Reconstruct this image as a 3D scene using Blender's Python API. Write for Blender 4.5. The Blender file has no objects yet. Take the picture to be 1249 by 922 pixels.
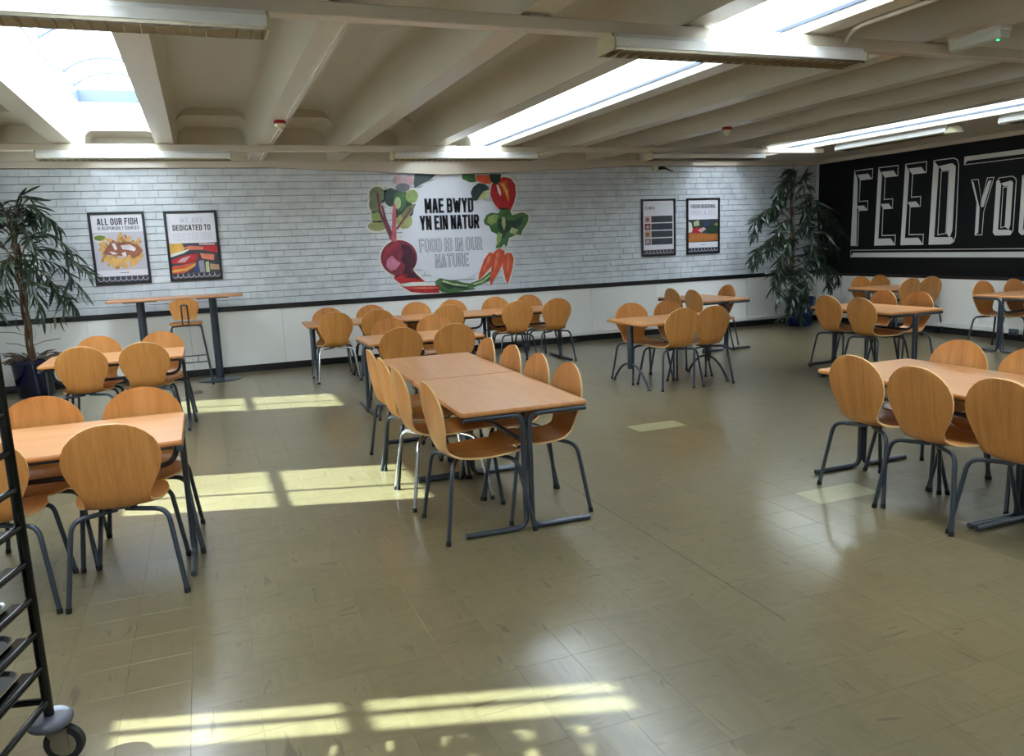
import bpy, bmesh, math, random
from mathutils import Vector, Matrix
random.seed(7)
SC = bpy.context.scene
COL = SC.collection
PI = math.pi

# ------------------------------------------------------------------ camera
CAM_H = 1.62
FPX = 959.276
RIGHT = Vector((0.934187, -0.352057, -0.057697)); UP = Vector((0.0, 0.0, 1.0)); FWD = Vector((0, 1, 0))
def cam_axes(yaw, pitch, roll):
    cy, sy, cp, sp = math.cos(yaw), math.sin(yaw), math.cos(pitch), math.sin(pitch)
    f = Vector((sy*cp, cy*cp, -sp)); r = Vector((cy, -sy, 0)); u = r.cross(f)
    cr, sr = math.cos(roll), math.sin(roll)
    return r*cr + u*sr, u*cr - r*sr, f
RIGHT, UP, FWD = cam_axes(math.radians(21.0539), math.radians(9.6864), math.radians(-2.351))
cam_data = bpy.data.cameras.new('camera')
cam = bpy.data.objects.new('camera', cam_data); COL.objects.link(cam)
cam_data.sensor_width = 36.0
cam_data.lens = FPX/1249*36.0
cam_data.clip_start = 0.05; cam_data.clip_end = 200
m = Matrix((RIGHT, UP, -FWD)).transposed().to_4x4()
m.translation = Vector((0, 0, CAM_H))
cam.matrix_world = m
SC.camera = cam

# ------------------------------------------------------------------ sky, sun, exposure
world = bpy.data.worlds.new('sky'); SC.world = world
world.use_nodes = True
bg = world.node_tree.nodes['Background']
bg.inputs['Color'].default_value = (0.84, 0.92, 1.0, 1)
bg.inputs['Strength'].default_value = 12.8
SUN_ELEV = math.radians(32.9)
sun_dir = Vector((0.9552*math.cos(SUN_ELEV), -0.296*math.cos(SUN_ELEV), -math.sin(SUN_ELEV)))
sd = bpy.data.lights.new('sun', 'SUN'); sun = bpy.data.objects.new('sun', sd); COL.objects.link(sun)
sd.energy = 44.0; sd.angle = math.radians(0.53); sd.color = (0.84, 0.98, 1.0)
sun.rotation_euler = sun_dir.to_track_quat('-Z', 'Y').to_euler(); sun.location = (-8, 4, 8)
def portal(name, loc, rot, sx, sy):
    d = bpy.data.lights.new(name, 'AREA'); d.shape = 'RECTANGLE'; d.size = sx; d.size_y = sy
    d.cycles.is_portal = True
    o = bpy.data.objects.new(name, d); COL.objects.link(o); o.location = loc; o.rotation_euler = rot
    return o
Y0 = -4.0                                             # the room runs on behind the camera
for nm, x in (('rooflight_portal', -0.733), ('rooflight_portal', 3.325), ('rooflight_portal', 8.255)):
    portal(nm, (x, (10.75+Y0)/2, 3.98), (0, 0, 0), 0.86, 10.75-Y0)
SC.view_settings.view_transform = 'Standard'
SC.view_settings.look = 'None'
SC.view_settings.gamma = 1.0
SC.view_settings.use_curve_mapping = False
SC.view_settings.exposure = 0.0

# ------------------------------------------------------------------ helpers
def lin(c):
    return tuple((v/255/12.92 if v/255 <= 0.04045 else ((v/255+0.055)/1.055)**2.4) for v in c)

def mat(name, rgb, rough=0.5, metal=0.0, noise=None, bump=None, spec=0.5, emis=None, coat=0.0):
    """rgb in sRGB 0..255; noise=(scale, amount, stretch xyz); bump=(scale, strength)"""
    mt = bpy.data.materials.new(name); mt.use_nodes = True
    nt = mt.node_tree; b = nt.nodes['Principled BSDF']
    c = lin(rgb)
    b.inputs['Base Color'].default_value = (*c, 1)
    b.inputs['Roughness'].default_value = rough
    b.inputs['Metallic'].default_value = metal
    b.inputs['Specular IOR Level'].default_value = spec
    b.inputs['Coat Weight'].default_value = coat
    tc = nt.nodes.new('ShaderNodeTexCoord')
    if noise:
        mp = nt.nodes.new('ShaderNodeMapping'); mp.inputs['Scale'].default_value = noise[2] if len(noise) > 2 else (1, 1, 1)
        nt.links.new(tc.outputs['Object'], mp.inputs['Vector'])
        n = nt.nodes.new('ShaderNodeTexNoise'); n.inputs['Scale'].default_value = noise[0]; n.inputs['Detail'].default_value = 4
        nt.links.new(mp.outputs['Vector'], n.inputs['Vector'])
        r = nt.nodes.new('ShaderNodeValToRGB')
        a = noise[1]
        r.color_ramp.elements[0].position = 0.3; r.color_ramp.elements[1].position = 0.7
        r.color_ramp.elements[0].color = (*[v*(1-a) for v in c], 1)
        r.color_ramp.elements[1].color = (*[min(1, v*(1+a)) for v in c], 1)
        nt.links.new(n.outputs['Fac'], r.inputs['Fac']); nt.links.new(r.outputs['Color'], b.inputs['Base Color'])
    if bump:
        n2 = nt.nodes.new('ShaderNodeTexNoise'); n2.inputs['Scale'].default_value = bump[0]; n2.inputs['Detail'].default_value = 3
        nt.links.new(tc.outputs['Object'], n2.inputs['Vector'])
        bp = nt.nodes.new('ShaderNodeBump'); bp.inputs['Strength'].default_value = bump[1]; bp.inputs['Distance'].default_value = 0.01
        nt.links.new(n2.outputs['Fac'], bp.inputs['Height']); nt.links.new(bp.outputs['Normal'], b.inputs['Normal'])
    if emis:
        b.inputs['Emission Color'].default_value = (*lin(emis[0]), 1); b.inputs['Emission Strength'].default_value = emis[1]
    return mt

def wood_mat(name, light, dark, axis='Z', rough=0.32):
    """beech veneer: long thin grain streaks, offset per object"""
    mt = bpy.data.materials.new(name); mt.use_nodes = True
    nt = mt.node_tree; b = nt.nodes['Principled BSDF']; L = nt.links
    tc = nt.nodes.new('ShaderNodeTexCoord'); oi = nt.nodes.new('ShaderNodeObjectInfo')
    mul = nt.nodes.new('ShaderNodeVectorMath'); mul.operation = 'SCALE'; mul.inputs[0].default_value = (7.3, 3.1, 5.7)
    L.new(oi.outputs['Random'], mul.inputs['Scale'])
    add = nt.nodes.new('ShaderNodeVectorMath'); add.operation = 'ADD'
    L.new(tc.outputs['Object'], add.inputs[0]); L.new(mul.outputs['Vector'], add.inputs[1])
    s1 = {'Z': (14, 3, 1.2), 'Y': (14, 1.2, 3), 'X': (1.2, 14, 3)}[axis]
    mp = nt.nodes.new('ShaderNodeMapping'); mp.inputs['Scale'].default_value = s1
    L.new(add.outputs['Vector'], mp.inputs['Vector'])
    n1 = nt.nodes.new('ShaderNodeTexNoise'); n1.inputs['Scale'].default_value = 1.0; n1.inputs['Detail'].default_value = 5; n1.inputs['Distortion'].default_value = 1.2
    L.new(mp.outputs['Vector'], n1.inputs['Vector'])
    mp2 = nt.nodes.new('ShaderNodeMapping'); mp2.inputs['Scale'].default_value = tuple(v*7 for v in s1)
    L.new(add.outputs['Vector'], mp2.inputs['Vector'])
    n2 = nt.nodes.new('ShaderNodeTexNoise'); n2.inputs['Scale'].default_value = 1.0; n2.inputs['Detail'].default_value = 2
    L.new(mp2.outputs['Vector'], n2.inputs['Vector'])
    mx = nt.nodes.new('ShaderNodeMath'); mx.operation = 'MULTIPLY_ADD'; mx.inputs[1].default_value = 0.35
    L.new(n2.outputs['Fac'], mx.inputs[0])
    sc = nt.nodes.new('ShaderNodeMath'); sc.operation = 'MULTIPLY'; sc.inputs[1].default_value = 0.65
    L.new(n1.outputs['Fac'], sc.inputs[0]); L.new(sc.outputs[0], mx.inputs[2])
    ad2 = nt.nodes.new('ShaderNodeMath'); ad2.operation = 'MULTIPLY_ADD'; ad2.inputs[1].default_value = 0.10; 
    L.new(oi.outputs['Random'], ad2.inputs[0]); L.new(mx.outputs[0], ad2.inputs[2])
    r = nt.nodes.new('ShaderNodeValToRGB')
    r.color_ramp.elements[0].position = 0.33; r.color_ramp.elements[1].position = 0.72
    r.color_ramp.elements[0].color = (*lin(dark), 1); r.color_ramp.elements[1].color = (*lin(light), 1)
    L.new(ad2.outputs[0], r.inputs['Fac']); L.new(r.outputs['Color'], b.inputs['Base Color'])
    b.inputs['Roughness'].default_value = rough
    b.inputs['Specular IOR Level'].default_value = 0.45
    return mt

def glass_mat(name, tint, milk=0.0):
    mt = bpy.data.materials.new(name); mt.use_nodes = True
    nt = mt.node_tree; nt.nodes.remove(nt.nodes['Principled BSDF'])
    out = nt.nodes['Material Output']
    t = nt.nodes.new('ShaderNodeBsdfTransparent'); t.inputs['Color'].default_value = (*tint, 1)
    g = nt.nodes.new('ShaderNodeBsdfGlossy'); g.inputs['Roughness'].default_value = 0.05
    mx = nt.nodes.new('ShaderNodeMixShader'); mx.inputs['Fac'].default_value = 0.06
    nt.links.new(t.outputs[0], mx.inputs[1]); nt.links.new(g.outputs[0], mx.inputs[2])
    last = mx
    if milk > 0:
        tr = nt.nodes.new('ShaderNodeBsdfTranslucent'); tr.inputs['Color'].default_value = (0.9, 0.93, 0.95, 1)
        m2 = nt.nodes.new('ShaderNodeMixShader'); m2.inputs['Fac'].default_value = milk
        nt.links.new(mx.outputs[0], m2.inputs[1]); nt.links.new(tr.outputs[0], m2.inputs[2]); last = m2
    nt.links.new(last.outputs[0], out.inputs['Surface'])
    return mt

class MB:
    def __init__(s): s.v = []; s.f = []; s.mi = []; s.sm = []
    def add(s, vs, fs, mi=0, smooth=False):
        o = len(s.v); s.v += [tuple(p) for p in vs]
        for f in fs: s.f.append(tuple(i+o for i in f)); s.mi.append(mi); s.sm.append(smooth)
        return s
    def box(s, a, b, mi=0, M=None):
        x0, y0, z0 = a; x1, y1, z1 = b
        vs = [Vector(p) for p in ((x0,y0,z0),(x1,y0,z0),(x1,y1,z0),(x0,y1,z0),(x0,y0,z1),(x1,y0,z1),(x1,y1,z1),(x0,y1,z1))]
        if M is not None: vs = [M @ v for v in vs]
        return s.add(vs, [(0,3,2,1),(4,5,6,7),(0,1,5,4),(1,2,6,5),(2,3,7,6),(3,0,4,7)], mi)
    def cbox(s, a, b, c=0.003, mi=0, M=None):
        """box with its edges chamfered (24 vertices)"""
        lo = Vector(a); hi = Vector(b); vs = []; idx = {}
        for ix in (0,1):
            for iy in (0,1):
                for iz in (0,1):
                    base = Vector((hi.x if ix else lo.x, hi.y if iy else lo.y, hi.z if iz else lo.z))
                    sg = (-1 if ix else 1, -1 if iy else 1, -1 if iz else 1)
                    for ax in range(3):
                        p = base.copy()
                        for k in range(3):
                            if k != ax: p[k] += sg[k]*c
                        idx[(ix,iy,iz,ax)] = len(vs); vs.append(p)
        if M is not None: vs = [M @ v for v in vs]
        fs = []
        def quad(l):
            fs.append(tuple(l))
        for ax in range(3):
            u, w = [k for k in range(3) if k != ax]
            for e in (0,1):
                l = []
                for (p, q) in ((0,0),(1,0),(1,1),(0,1)):
                    k = [0,0,0]; k[ax] = e; k[u] = p; k[w] = q; l.append(idx[(*k, ax)])
                quad(l if (e == 1) == (ax != 1) else l[::-1])
        for ax in range(3):                       # edges running along ax
            u, w = [k for k in range(3) if k != ax]
            for p in (0,1):
                for q in (0,1):
                    k0 = [0,0,0]; k0[u] = p; k0[w] = q; k1 = list(k0); k1[ax] = 1
                    quad([idx[(*k0,u)], idx[(*k1,u)], idx[(*k1,w)], idx[(*k0,w)]])
        for ix in (0,1):
            for iy in (0,1):
                for iz in (0,1): fs.append(tuple(idx[(ix,iy,iz,a_)] for a_ in range(3)))
        return s.add(vs, fs, mi)
    def tube(s, pts, r, seg=10, mi=0, cap=True, rr=None):
        pts = [Vector(p) for p in pts]; n = len(pts)
        t0 = (pts[1]-pts[0]).normalized()
        up = Vector((0,0,1)) if abs(t0.z) < 0.9 else Vector((1,0,0))
        nrm = (up - t0*up.dot(t0)).normalized(); vs = []
        for i, p in enumerate(pts):
            t = (pts[min(i+1,n-1)] - pts[max(i-1,0)]).normalized()
            nrm = (nrm - t*nrm.dot(t)).normalized(); bn = t.cross(nrm)
            R = rr[i] if rr else r
            for k in range(seg):
                a = 2*PI*k/seg; vs.append(p + (nrm*math.cos(a) + bn*math.sin(a))*R)
        fs = [(i*seg+k, i*seg+(k+1)%seg, (i+1)*seg+(k+1)%seg, (i+1)*seg+k) for i in range(n-1) for k in range(seg)]
        s.add(vs, fs, mi, True)
        if cap:
            s.add(vs[:seg], [tuple(range(seg))[::-1]], mi); s.add(vs[-seg:], [tuple(range(seg))], mi)
        return s
    def lathe(s, prof, c=(0,0,0), seg=24, mi=0, M=None, smooth=True):
        vs = []; c = Vector(c)
        for r, z in prof:
            for k in range(seg):
                a = 2*PI*k/seg; p = Vector((r*math.cos(a), r*math.sin(a), z))
                vs.append((M @ p if M is not None else p) + c)
        n = len(prof)
        fs = [(i*seg+k, i*seg+(k+1)%seg, (i+1)*seg+(k+1)%seg, (i+1)*seg+k) for i in range(n-1) for k in range(seg)]
        s.add(vs, fs, mi, smooth)
        if prof[0][0] > 1e-4: s.add(vs[:seg], [tuple(range(seg))[::-1]], mi)
        if prof[-1][0] > 1e-4: s.add(vs[-seg:], [tuple(range(seg))], mi)
        return s
    def prism(s, poly, f, d0, d1, mi=0, back=True):
        """poly of (a,b); f(a,b,d) gives the point"""
        n = len(poly)
        vs = [f(a, b, d0) for a, b in poly] + [f(a, b, d1) for a, b in poly]
        fs = [tuple(range(n))[::-1], tuple(range(n, 2*n))] + [(i, (i+1)%n, n+(i+1)%n, n+i) for i in range(n)]
        return s.add(vs, fs, mi)
    def mesh(s, name, mats):
        me = bpy.data.meshes.new(name); me.from_pydata([tuple(v) for v in s.v], [], s.f)
        for mm in (mats if isinstance(mats, (list, tuple)) else [mats]): me.materials.append(mm)
        me.polygons.foreach_set('material_index', s.mi); me.polygons.foreach_set('use_smooth', s.sm)
        me.update(); return me
    def build(s, name, mats, parent=None, kind=None, label=None, fix=True, loc=None):
        me = s.mesh(name, mats)
        if fix:
            bm = bmesh.new(); bm.from_mesh(me); bmesh.ops.remove_doubles(bm, verts=bm.verts, dist=1e-5)
            bmesh.ops.recalc_face_normals(bm, faces=bm.faces); bm.to_mesh(me); bm.free()
        if any(s.sm): me.set_sharp_from_angle(angle=math.radians(50))
        return link(name, me, parent, kind, label, loc)

def link(name, me, parent=None, kind=None, label=None, loc=None):
    o = bpy.data.objects.new(name, me); COL.objects.link(o)
    if parent is not None: o.parent = parent
    if kind: o['kind'] = kind
    if label: o['label'] = label
    if loc is not None: o.location = loc
    return o

def tag(o, label, cat, group=None):
    o['label'] = label; o['category'] = cat
    if group: o['group'] = group
    return o
def thing(name, label, cat, loc=(0,0,0), rz=0.0, group=None):
    o = bpy.data.objects.new(name, None); COL.objects.link(o); o.location = loc; o.rotation_euler = (0,0,rz)
    o.empty_display_size = 0.1
    return tag(o, label, cat, group)
def copy_tree(o, parent=None):
    c = o.copy(); COL.objects.link(c); c.parent = parent
    for ch in list(o.children): copy_tree(ch, c)
    return c
def bend(p0, p1, p2, r, n=5):
    """fillet the corner p1 between p0 and p2 -> list of points"""
    p0, p1, p2 = Vector(p0), Vector(p1), Vector(p2)
    a = p1 + (p0-p1).normalized()*r; b = p1 + (p2-p1).normalized()*r
    return [a*(1-t)**2 + p1*2*t*(1-t) + b*t*t for t in [i/n for i in range(n+1)]]
def path(pts, r):
    out = [Vector(pts[0])]
    for i in range(1, len(pts)-1): out += bend(pts[i-1], pts[i], pts[i+1], r)
    return out + [Vector(pts[-1])]
def project(p):
    d = Vector(p) - Vector((0, 0, CAM_H)); z = d.dot(FWD)
    if z < 0.1: return None
    return 624.5 + FPX*d.dot(RIGHT)/z, 461 - FPX*d.dot(UP)/z, z

# ------------------------------------------------------------------ materials
M_ceil = mat('ceiling_cream_gloss_paint', (196, 187, 168), 0.28, noise=(1.5, 0.03), bump=(3, 0.05))
M_beam = mat('beam_cream_gloss_paint', (208, 196, 180), 0.25, noise=(2, 0.03))
M_white = mat('white_satin_paint', (232, 230, 226), 0.4, noise=(2, 0.02))
M_shaft = mat('rooflight_shaft_white', (238, 238, 234), 0.5)
M_panel = mat('white_wall_board', (240, 238, 234), 0.3, noise=(1.2, 0.02))
M_black = mat('black_satin_trim', (22, 22, 26), 0.35)
M_mortar = mat('brick_joint_grey', (96, 104, 110), 0.8)
M_mural_black = mat('black_mural_paint', (7, 11, 14), 0.55, noise=(1, 0.15), spec=0.25)
M_mural_grey = mat('mural_silver_grey', (214, 214, 212), 0.55)
M_frame_alu = mat('aluminium_bar', (92, 104, 124), 0.45, 0.2)
M_metal = mat('blue_grey_painted_steel', (52, 60, 70), 0.3, 0.2, spec=0.6)
M_chrome = mat('chromed_steel', (205, 208, 212), 0.12, 1.0)
M_rubber = mat('black_rubber', (18, 18, 19), 0.6)
M_seat = wood_mat('beech_ply_shell', (206, 142, 76), (176, 112, 52), 'Z', 0.33)
M_seatedge = mat('ply_edge', (226, 186, 128), 0.5)
M_top = wood_mat('beech_tabletop', (216, 160, 110), (196, 136, 86), 'Y', 0.3)
M_topedge = wood_mat('beech_table_edge', (206, 142, 84), (184, 118, 64), 'Y', 0.35)
M_glaze = glass_mat('rooflight_glazing', (0.86, 0.9, 0.93), 0.25)
M_pane = glass_mat('window_pane_glass', (0.93, 0.97, 0.95))
M_pot = mat('dark_blue_glazed_pot', (12, 18, 42), 0.12)
M_pot2 = mat('blue_plastic_pot', (10, 34, 86), 0.3)
M_soil = mat('dry_leaf_litter', (84, 72, 56), 0.9, noise=(60, 0.4))
M_leaf = mat('dark_green_leaf', (32, 48, 32), 0.35, noise=(6, 0.3))
M_leafdry = mat('dry_brown_leaf', (92, 88, 66), 0.7, noise=(8, 0.3))
M_bark = mat('brown_bark', (92, 66, 44), 0.85, noise=(30, 0.35), bump=(40, 0.6))
M_cane = mat('pale_support_cane', (150, 150, 146), 0.5)
M_plastic = mat('cream_plastic', (214, 206, 176), 0.4)
M_endcap = mat('beige_end_cap', (178, 168, 134), 0.5)
M_house = mat('white_fitting_enamel', (226, 224, 222), 0.3)
M_louvre = mat('mirror_louvre', (214, 204, 184), 0.18, 1.0)
M_tubelamp = mat('unlit_fluorescent_tube', (232, 226, 214), 0.3)
M_red = mat('red_plastic', (150, 30, 34), 0.4)
M_blk = mat('black_enamel', (4, 4, 5), 0.25, spec=0.35)
M_tray = mat('dark_plastic_tray', (30, 30, 32), 0.4)
M_greyrub = mat('grey_bumper_rubber', (84, 84, 94), 0.5)
M_zinc = mat('zinc_plated_steel', (150, 142, 122), 0.35, 0.7)
M_diff = mat('frosted_diffuser', (200, 206, 200), 0.25)
M_green_led = mat('green_led', (40, 220, 120), 0.4, emis=((60, 255, 150), 3.0))

def brick_mat():
    mt = bpy.data.materials.new('pale_grey_painted_brick'); mt.use_nodes = True
    nt = mt.node_tree; b = nt.nodes['Principled BSDF']; L = nt.links
    g = nt.nodes.new('ShaderNodeNewGeometry')
    n = nt.nodes.new('ShaderNodeTexNoise'); n.inputs['Scale'].default_value = 7; n.inputs['Detail'].default_value = 5
    L.new(g.outputs['Position'], n.inputs['Vector'])
    mp = nt.nodes.new('ShaderNodeMapping'); mp.inputs['Scale'].default_value = (4.4, 1, 10.6)
    L.new(g.outputs['Position'], mp.inputs['Vector'])
    n2 = nt.nodes.new('ShaderNodeTexNoise'); n2.inputs['Scale'].default_value = 0.9; n2.inputs['Detail'].default_value = 1
    L.new(mp.outputs['Vector'], n2.inputs['Vector'])
    ad = nt.nodes.new('ShaderNodeMath'); ad.operation = 'ADD'
    L.new(n.outputs['Fac'], ad.inputs[0]); L.new(n2.outputs['Fac'], ad.inputs[1])
    r = nt.nodes.new('ShaderNodeValToRGB')
    r.color_ramp.elements[0].position = 0.75; r.color_ramp.elements[1].position = 1.25
    r.color_ramp.elements[0].color = (*lin((198, 203, 210)), 1); r.color_ramp.elements[1].color = (*lin((219, 223, 229)), 1)
    mr = nt.nodes.new('ShaderNodeMath'); mr.operation = 'MULTIPLY'; mr.inputs[1].default_value = 1.0
    L.new(ad.outputs[0], mr.inputs[0])
    sc = nt.nodes.new('ShaderNodeMapRange'); sc.inputs['From Min'].default_value = 0.7; sc.inputs['From Max'].default_value = 1.3
    L.new(mr.outputs[0], sc.inputs['Value']); L.new(sc.outputs[0], r.inputs['Fac'])
    r.color_ramp.elements[0].position = 0.1; r.color_ramp.elements[1].position = 0.9
    L.new(r.outputs['Color'], b.inputs['Base Color'])
    b.inputs['Roughness'].default_value = 0.6
    n3 = nt.nodes.new('ShaderNodeTexNoise'); n3.inputs['Scale'].default_value = 40; n3.inputs['Detail'].default_value = 4
    L.new(g.outputs['Position'], n3.inputs['Vector'])
    bp = nt.nodes.new('ShaderNodeBump'); bp.inputs['Strength'].default_value = 0.25; bp.inputs['Distance'].default_value = 0.005
    L.new(n3.outputs['Fac'], bp.inputs['Height']); L.new(bp.outputs['Normal'], b.inputs['Normal'])
    return mt
M_brick = brick_mat()

TP = 0.235; TX = -0.19; TY = 3.805                     # tile pitch and the joint lines it runs from
def tile_mat():
    mt = bpy.data.materials.new('olive_marbled_vinyl_tile'); mt.use_nodes = True
    nt = mt.node_tree; b = nt.nodes['Principled BSDF']; L = nt.links
    N = nt.nodes.new
    g = N('ShaderNodeNewGeometry')
    sub = N('ShaderNodeVectorMath'); sub.operation = 'SUBTRACT'; sub.inputs[1].default_value = (TX, TY, 0)
    L.new(g.outputs['Position'], sub.inputs[0])
    dv = N('ShaderNodeVectorMath'); dv.operation = 'SCALE'; dv.inputs['Scale'].default_value = 1/TP
    L.new(sub.outputs[0], dv.inputs[0])
    fl = N('ShaderNodeVectorMath'); fl.operation = 'FLOOR'; L.new(dv.outputs[0], fl.inputs[0])
    fxy = N('ShaderNodeVectorMath'); fxy.operation = 'MULTIPLY'; fxy.inputs[1].default_value = (1, 1, 0)
    L.new(fl.outputs[0], fxy.inputs[0])
    wn = N('ShaderNodeTexWhiteNoise'); wn.noise_dimensions = '3D'; L.new(fxy.outputs[0], wn.inputs['Vector'])
    sep = N('ShaderNodeSeparateXYZ'); L.new(fxy.outputs[0], sep.inputs[0])
    sm = N('ShaderNodeMath'); sm.operation = 'ADD'; L.new(sep.outputs['X'], sm.inputs[0]); L.new(sep.outputs['Y'], sm.inputs[1])
    md = N('ShaderNodeMath'); md.operation = 'PINGPONG'; md.inputs[1].default_value = 1.0; L.new(sm.outputs[0], md.inputs[0])
    offs = N('ShaderNodeVectorMath'); offs.operation = 'SCALE'; offs.inputs['Scale'].default_value = 11.0; L.new(wn.outputs['Color'], offs.inputs[0])
    def streak(scale):
        a = N('ShaderNodeVectorMath'); a.operation = 'ADD'; L.new(g.outputs['Position'], a.inputs[0]); L.new(offs.outputs[0], a.inputs[1])
        mp = N('ShaderNodeMapping'); mp.inputs['Scale'].default_value = scale; L.new(a.outputs[0], mp.inputs['Vector'])
        n = N('ShaderNodeTexNoise'); n.inputs['Scale'].default_value = 1; n.inputs['Detail'].default_value = 3; n.inputs['Distortion'].default_value = 0.8
        L.new(mp.outputs[0], n.inputs['Vector']); return n
    sa = streak((5, 26, 1)); sb = streak((26, 5, 1))
    mx = N('ShaderNodeMix'); mx.data_type = 'FLOAT'
    L.new(md.outputs[0], mx.inputs[0]); L.new(sa.outputs['Fac'], mx.inputs[2]); L.new(sb.outputs['Fac'], mx.inputs[3])
    big = N('ShaderNodeTexNoise'); big.inputs['Scale'].default_value = 0.7; big.inputs['Detail'].default_value = 3
    L.new(g.outputs['Position'], big.inputs['Vector'])
    # value = .5*streak + .22*tile + .35*big
    m1 = N('ShaderNodeMath'); m1.operation = 'MULTIPLY'; m1.inputs[1].default_value = 0.30; L.new(mx.outputs[0], m1.inputs[0])
    m2 = N('ShaderNodeMath'); m2.operation = 'MULTIPLY_ADD'; m2.inputs[1].default_value = 0.05; L.new(wn.outputs['Value'], m2.inputs[0]); L.new(m1.outputs[0], m2.inputs[2])
    m3 = N('ShaderNodeMath'); m3.operation = 'MULTIPLY_ADD'; m3.inputs[1].default_value = 0.34; L.new(big.outputs['Fac'], m3.inputs[0]); L.new(m2.outputs[0], m3.inputs[2])
    r = N('ShaderNodeValToRGB'); r.color_ramp.elements[0].position = 0.12; r.color_ramp.elements[1].position = 0.50
    r.color_ramp.elements[0].color = (*lin((86, 77, 52)), 1); r.color_ramp.elements[1].color = (*lin((126, 114, 84)), 1)
    L.new(m3.outputs[0], r.inputs['Fac'])
    # dark scuffs following the streaks
    dk = N('ShaderNodeMapRange'); dk.inputs['From Min'].default_value = 0.615; dk.inputs['From Max'].default_value = 0.72; dk.inputs['To Max'].default_value = 0.6
    L.new(mx.outputs[0], dk.inputs['Value'])
    mc = N('ShaderNodeMix'); mc.data_type = 'RGBA'; L.new(dk.outputs[0], mc.inputs[0]); L.new(r.outputs['Color'], mc.inputs[6])
    mc.inputs[7].default_value = (*lin((58, 48, 32)), 1)
    L.new(mc.outputs[2], b.inputs['Base Color'])
    rr = N('ShaderNodeMapRange'); rr.inputs['To Min'].default_value = 0.28; rr.inputs['To Max'].default_value = 0.35
    L.new(big.outputs['Fac'], rr.inputs['Value']); L.new(rr.outputs[0], b.inputs['Roughness'])
    b.inputs['Specular IOR Level'].default_value = 0.4
    b.inputs['Coat Weight'].default_value = 0.5; b.inputs['Coat Roughness'].default_value = 0.16; b.inputs['Coat IOR'].default_value = 1.45
    nb = N('ShaderNodeTexNoise'); nb.inputs['Scale'].default_value = 3.0; nb.inputs['Detail'].default_value = 4; L.new(g.outputs['Position'], nb.inputs['Vector'])
    bp = N('ShaderNodeBump'); bp.inputs['Strength'].default_value = 0.05; bp.inputs['Distance'].default_value = 0.01
    return mt
M_tile = tile_mat()
M_paletile = mat('pale_replacement_tile', (143, 137, 100), 0.3, noise=(14, 0.08))
M_grout = mat('dark_tile_joint', (84, 74, 52), 0.7)
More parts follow.
